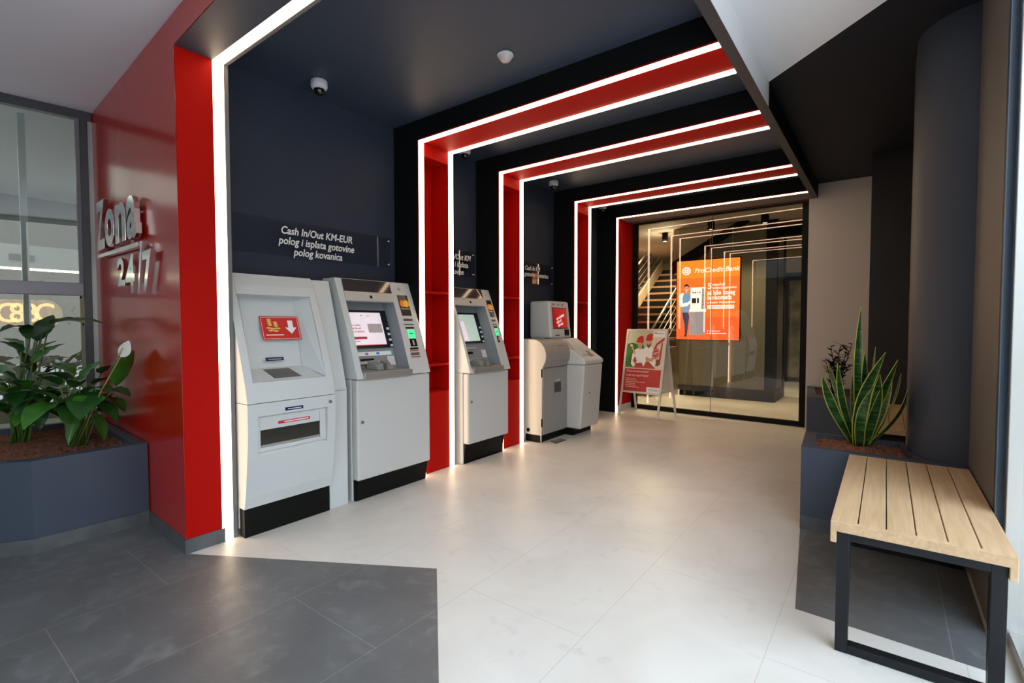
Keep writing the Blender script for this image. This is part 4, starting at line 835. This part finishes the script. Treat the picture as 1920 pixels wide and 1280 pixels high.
# ================================================================ PLANTS
def leaf_mesh(mb, base, tip, width, droop=.0, fold=.18, n=12, tipw=.0, curl=None, side=None, m=5, wavy=0):
    base = Vector(base); tip = Vector(tip); ax = tip-base; L = ax.length; t = ax.normalized()
    up = Vector((0, 0, 1)); up = (up-t*up.dot(t)); up = up.normalized() if up.length > .05 else Vector((1, 0, 0))
    if side is not None: sd = Vector(side); sd = (sd-t*sd.dot(t)).normalized(); up = sd.cross(t)
    else: sd = t.cross(up)
    vs = []
    for i in range(n+1):
        s = i/n; c = base+ax*s+up*(droop*L*4*s*(1-s)); wv = width*.5*(math.sin(math.pi*min(1, s**.75*1.0))**.8 if 0 < s < 1 else .015)
        for j in range(m):
            f = -1+2*j/(m-1); w = wv*f
            vs.append(c+sd*w+up*(fold*abs(f)*wv+wavy*wv*math.sin(s*22+j)*abs(f)))
    fs = [(i*m+j, i*m+j+1, (i+1)*m+j+1, (i+1)*m+j) for i in range(n) for j in range(m-1)]
    return mb.add(vs, fs, True)
def lily(px_list, base, label, flower=None):
    r = root('peace_lily', label, 'plant', base); B = Vector(base); random.seed(int(abs(B.x*100)))
    for k, (p0, x0, p1, x1, w, dr, mt) in enumerate(px_list):
        a = at(*p0, 'x', x0); b = at(*p1, 'x', x1); a.y = min(a.y, ry(a.x)-.06); b.y = min(b.y, ry(b.x)-.06)
        lf = part('leaf', leaf_mesh(MB(), a, b, w*1.35, dr, .22, 14, wavy=.05), mt, r)
        g0 = B+Vector((random.uniform(-.05, .05), random.uniform(-.05, .05), -.01)); mid = g0.lerp(a, .6)+Vector((0, 0, .05))
        part('stalk', MB().tube([g0, mid, a], [.006, .005, .004], 6), STEM, lf)
    for k in range(16):
        an = 2*math.pi*k/16+random.uniform(-.2, .2); h0 = random.uniform(.16, .42); r0_ = random.uniform(.05, .11); r1_ = r0_+random.uniform(.16, .26)
        a = B+Vector((math.cos(an)*r0_, math.sin(an)*r0_, h0)); b = B+Vector((math.cos(an)*r1_, math.sin(an)*r1_, h0+random.uniform(-.08, .12)))
        b.x = max(b.x, -5.06); b.y = min(b.y, ry(b.x)-.06); a.y = min(a.y, ry(a.x)-.08)
        lf = part('leaf', leaf_mesh(MB(), a, b, random.uniform(.09, .13), .12, .22, 12, wavy=.05), LEAF if k % 2 else LEAFD, r)
        part('stalk', MB().tube([B+Vector((math.cos(an)*.03, math.sin(an)*.03, -.01)), B.lerp(a, .6)+Vector((0, 0, .03)), a], [.005, .005, .004], 6), STEM, lf)
    if flower:
        (f0, x0), (f1, x1) = flower; a = at(*f0, 'x', x0); b = at(*f1, 'x', x1)
        fl = part('flower_stalk', MB().tube([B+Vector((.05, 0, 0)), B.lerp(a, .6)+Vector((0, 0, .02)), a], [.005, .0045, .004], 6), YSTEM, r)
        part('spathe', leaf_mesh(MB(), a, b, .085, .06, -.25, 14, side=(RT.x, RT.y, 0)), SPATHE, fl, label='white hooded bract')
        part('spadix', MB().tube([a+Vector((0.0, -.01, .01)), a.lerp(b, .55)+Vector((.02, -.02, 0))], [.006, .004], 8), mat('spadix', (.5, .5, .3), .7), fl)
# (base px, x) (tip px, x) width
LA = [((112, 755), -4.25, (44, 806), -4.05, .12, .14, LEAF), ((150, 720), -4.35, (197, 674), -4.35, .15, .06, LEAF), ((218, 724), -4.1, (276, 655), -3.85, .085, .05, LEAF),
      ((185, 735), -4.15, (258, 742), -3.95, .11, .10, LEAFD), ((125, 712), -4.3, (62, 705), -4.2, .10, .12, LEAFD), ((165, 735), -4.2, (150, 788), -4.0, .13, .10, LEAFD),
      ((140, 700), -4.4, (80, 690), -4.55, .10, .12, LEAF), ((150, 745), -4.25, (118, 790), -4.1, .10, .12, LEAFD), ((175, 720), -4.3, (222, 708), -4.15, .09, .06, LEAFD),
      ((175, 750), -4.2, (218, 790), -4.05, .09, .10, LEAFD), ((155, 765), -4.3, (128, 835), -4.25, .07, .05, LEAF), ((180, 775), -4.25, (195, 828), -4.2, .06, .05, LEAF), ((190, 700), -4.3, (205, 655+30), -4.25, .08, .05, LEAFD),
      ((135, 735), -4.4, (85, 760), -4.5, .10, .12, LEAFD), ((170, 740), -4.15, (165, 770), -4.05, .12, .08, LEAF), ((200, 745), -4.2, (262, 770), -4.1, .08, .10, LEAFD)]
LB = [((92, 608), -4.75, (203, 609), -4.55, .13, .10, LEAF), ((62, 628), -4.8, (50, 598+70), -4.7, .0001, .0, LEAF), ((85, 612), -4.8, (52, 636), -4.6, .14, .05, LEAFD), ((60, 618), -4.8, (0, 622), -4.7, .10, .14, LEAFD),
      ((60, 682), -4.7, (122, 644), -4.75, .12, .06, LEAF), ((85, 694), -4.75, (155, 684), -4.65, .09, .08, LEAFD), ((50, 690), -4.7, (-10, 705), -4.5, .13, .12, LEAF), ((48, 730), -4.65, (-20, 722), -4.5, .14, .12, LEAF),
      ((40, 660), -4.75, (-5, 640), -4.7, .11, .08, LEAFD), ((55, 735), -4.7, (110, 750), -4.5, .12, .10, LEAFD), ((40, 750), -4.7, (-10, 775), -4.6, .13, .10, LEAFD), ((60, 700), -4.8, (30, 655), -4.85, .10, .06, LEAFD),
      ((70, 640), -4.8, (100, 590), -4.95, .10, .05, LEAFD), ((55, 765), -4.7, (28, 800), -4.6, .08, .08, LEAF), ((75, 705), -4.75, (140, 712), -4.6, .10, .10, LEAFD), ((30, 715), -4.8, (-15, 690), -4.8, .12, .1, LEAFD), ((70, 752), -4.7, (75, 805), -4.6, .08, .05, LEAFD), ((60, 720), -4.7, (30, 780), -4.55, .11, .08, LEAFD)]
LB = [e for e in LB if e[4] > .01]
lily(LA, (-4.33, .86, .487), 'bushy peace lily with one white flower beside the red wall', (((226, 669), -3.86), ((242, 638), -3.84)))
lily(LB, (-4.78, .66, .487), 'taller peace lily with long arching leaves before the left window')
# snake plant
def snake(base, specs, label):
    r = root('snake_plant', label, 'plant', base); B = Vector(base)
    for k, (b0, tipp, yt, w, bend) in enumerate(specs):
        a = at(*b0, 'z', .497); t = at(*tipp, 'y', yt)
        ax = t-a; L = ax.length; n = 16; sd = Vector((RT.x, RT.y, 0)); rotz = random.uniform(-.8, .8); sd.rotate(Matrix.Rotation(rotz, 3, 'Z'))
        lat = Vector((RT.x, RT.y, 0)); inner = MB(); vs = []; m = 7
        for i in range(n+1):
            s = i/n; c = a+ax*s+lat*(bend*L*math.sin(math.pi*s)*1.0); wv = w*.62*((.55+.75*s**.6) if s < .55 else (.55+.75*.55**.6)*(1-((s-.55)/.45)**2.2)); wv = max(wv, .0008)
            tw = Matrix.Rotation(rotz*1.8*s, 3, 'Z') @ sd; nn = tw.cross(ax.normalized())
            for j in range(m):
                f = (-1, -.84, -.45, 0, .45, .84, 1)[j]; vs.append(c+tw*wv*f+nn*wv*.30*f*f)
        mi = []
        for i in range(n):
            for j in range(m-1): inner.use(1 if j in (0, m-2) else 0).add([vs[i*m+j], vs[i*m+j+1], vs[(i+1)*m+j+1], vs[(i+1)*m+j]], [(0, 1, 2, 3)], True)
        o = part('leaf', inner, [SNG, SNY], r)
        so = o.modifiers.new('th', 'SOLIDIFY'); so.thickness = .004
random.seed(11)
snake((-.13, 3.85, .495), [((1600, 832), (1541, 703), 3.78, .050, -.05), ((1606, 834), (1570, 680), 3.86, .045, -.06), ((1597, 826), (1555, 685), 3.95, .045, -.02), ((1610, 836), (1614, 575), 3.85, .040, -.02), ((1604, 836), (1660, 660), 3.74, .060, -.09),
      ((1618, 836), (1683, 674), 3.80, .065, -.04), ((1622, 834), (1674, 705), 3.92, .060, .02), ((1616, 832), (1621, 660), 3.98, .045, .0), ((1626, 833), (1702, 728), 3.85, .040, .10), ((1624, 828), (1641, 650), 4.0, .040, -.02), ((1612, 838), (1640, 720), 3.72, .055, -.06), ((1620, 837), (1650, 700), 3.76, .05, .03), ((1608, 828), (1600, 700), 3.98, .045, .0), ((1630, 830), (1690, 700), 3.95, .035, .06)], 'tall variegated snake plant with yellow leaf edges behind the near bench')
# dark leafy plant
r = root('zz_plant', 'small dark leafy plant on the far planter against the pale wall', 'plant', (-.44, 6.65, .50)); fo = MB(); st = MB(); random.seed(5)
for k in range(11):
    tp = at(random.uniform(1548, 1598), random.uniform(645, 690), 'y', random.uniform(6.5, 6.8)); b0 = Vector((-.44+random.uniform(-.03, .03), 6.65+random.uniform(-.03, .03), .50))
    mid = b0.lerp(tp, .5)+Vector((0, 0, .03)); pth = [b0, mid, tp]; st.tube(pth, [.006, .005, .003], 6)
    for i in range(11):
        s = .2+.8*i/10; p = b0.lerp(mid, s*2) if s < .5 else mid.lerp(tp, (s-.5)*2); d = Vector((random.choice((-1, 1))*random.uniform(.5, 1), random.uniform(-1, 1), random.uniform(.2, .8))).normalized()
        leaf_mesh(fo, p, p+d*random.uniform(.07, .11), .045, .05, .2, 5, m=3)
part('foliage', fo, ZZ, r); part('stems', st, ZZ, r)

# exterior: street ground so that the daylight bounces
tag(part('pavement', MB().box(.5, 60, -60, 60, -.14, -.12).box(-60, .5, -60, -6.05, -.14, -.12), mat('pavement_grey', (.26, .26, .25), .8)), 'grey street pavement outside the glazing', 'pavement')['kind'] = 'structure'
o_ = root('sky_blocker', 'grey street facade opposite the entrance glazing', 'building', (14, 0, 0))
fb = part('blocker', MB().box(14, 18, -40, 40, -.12, 7), mat('blocker_grey', (.16, .15, .14), .8), o_)  # unseen block added to hide low sky and darken glass reflections
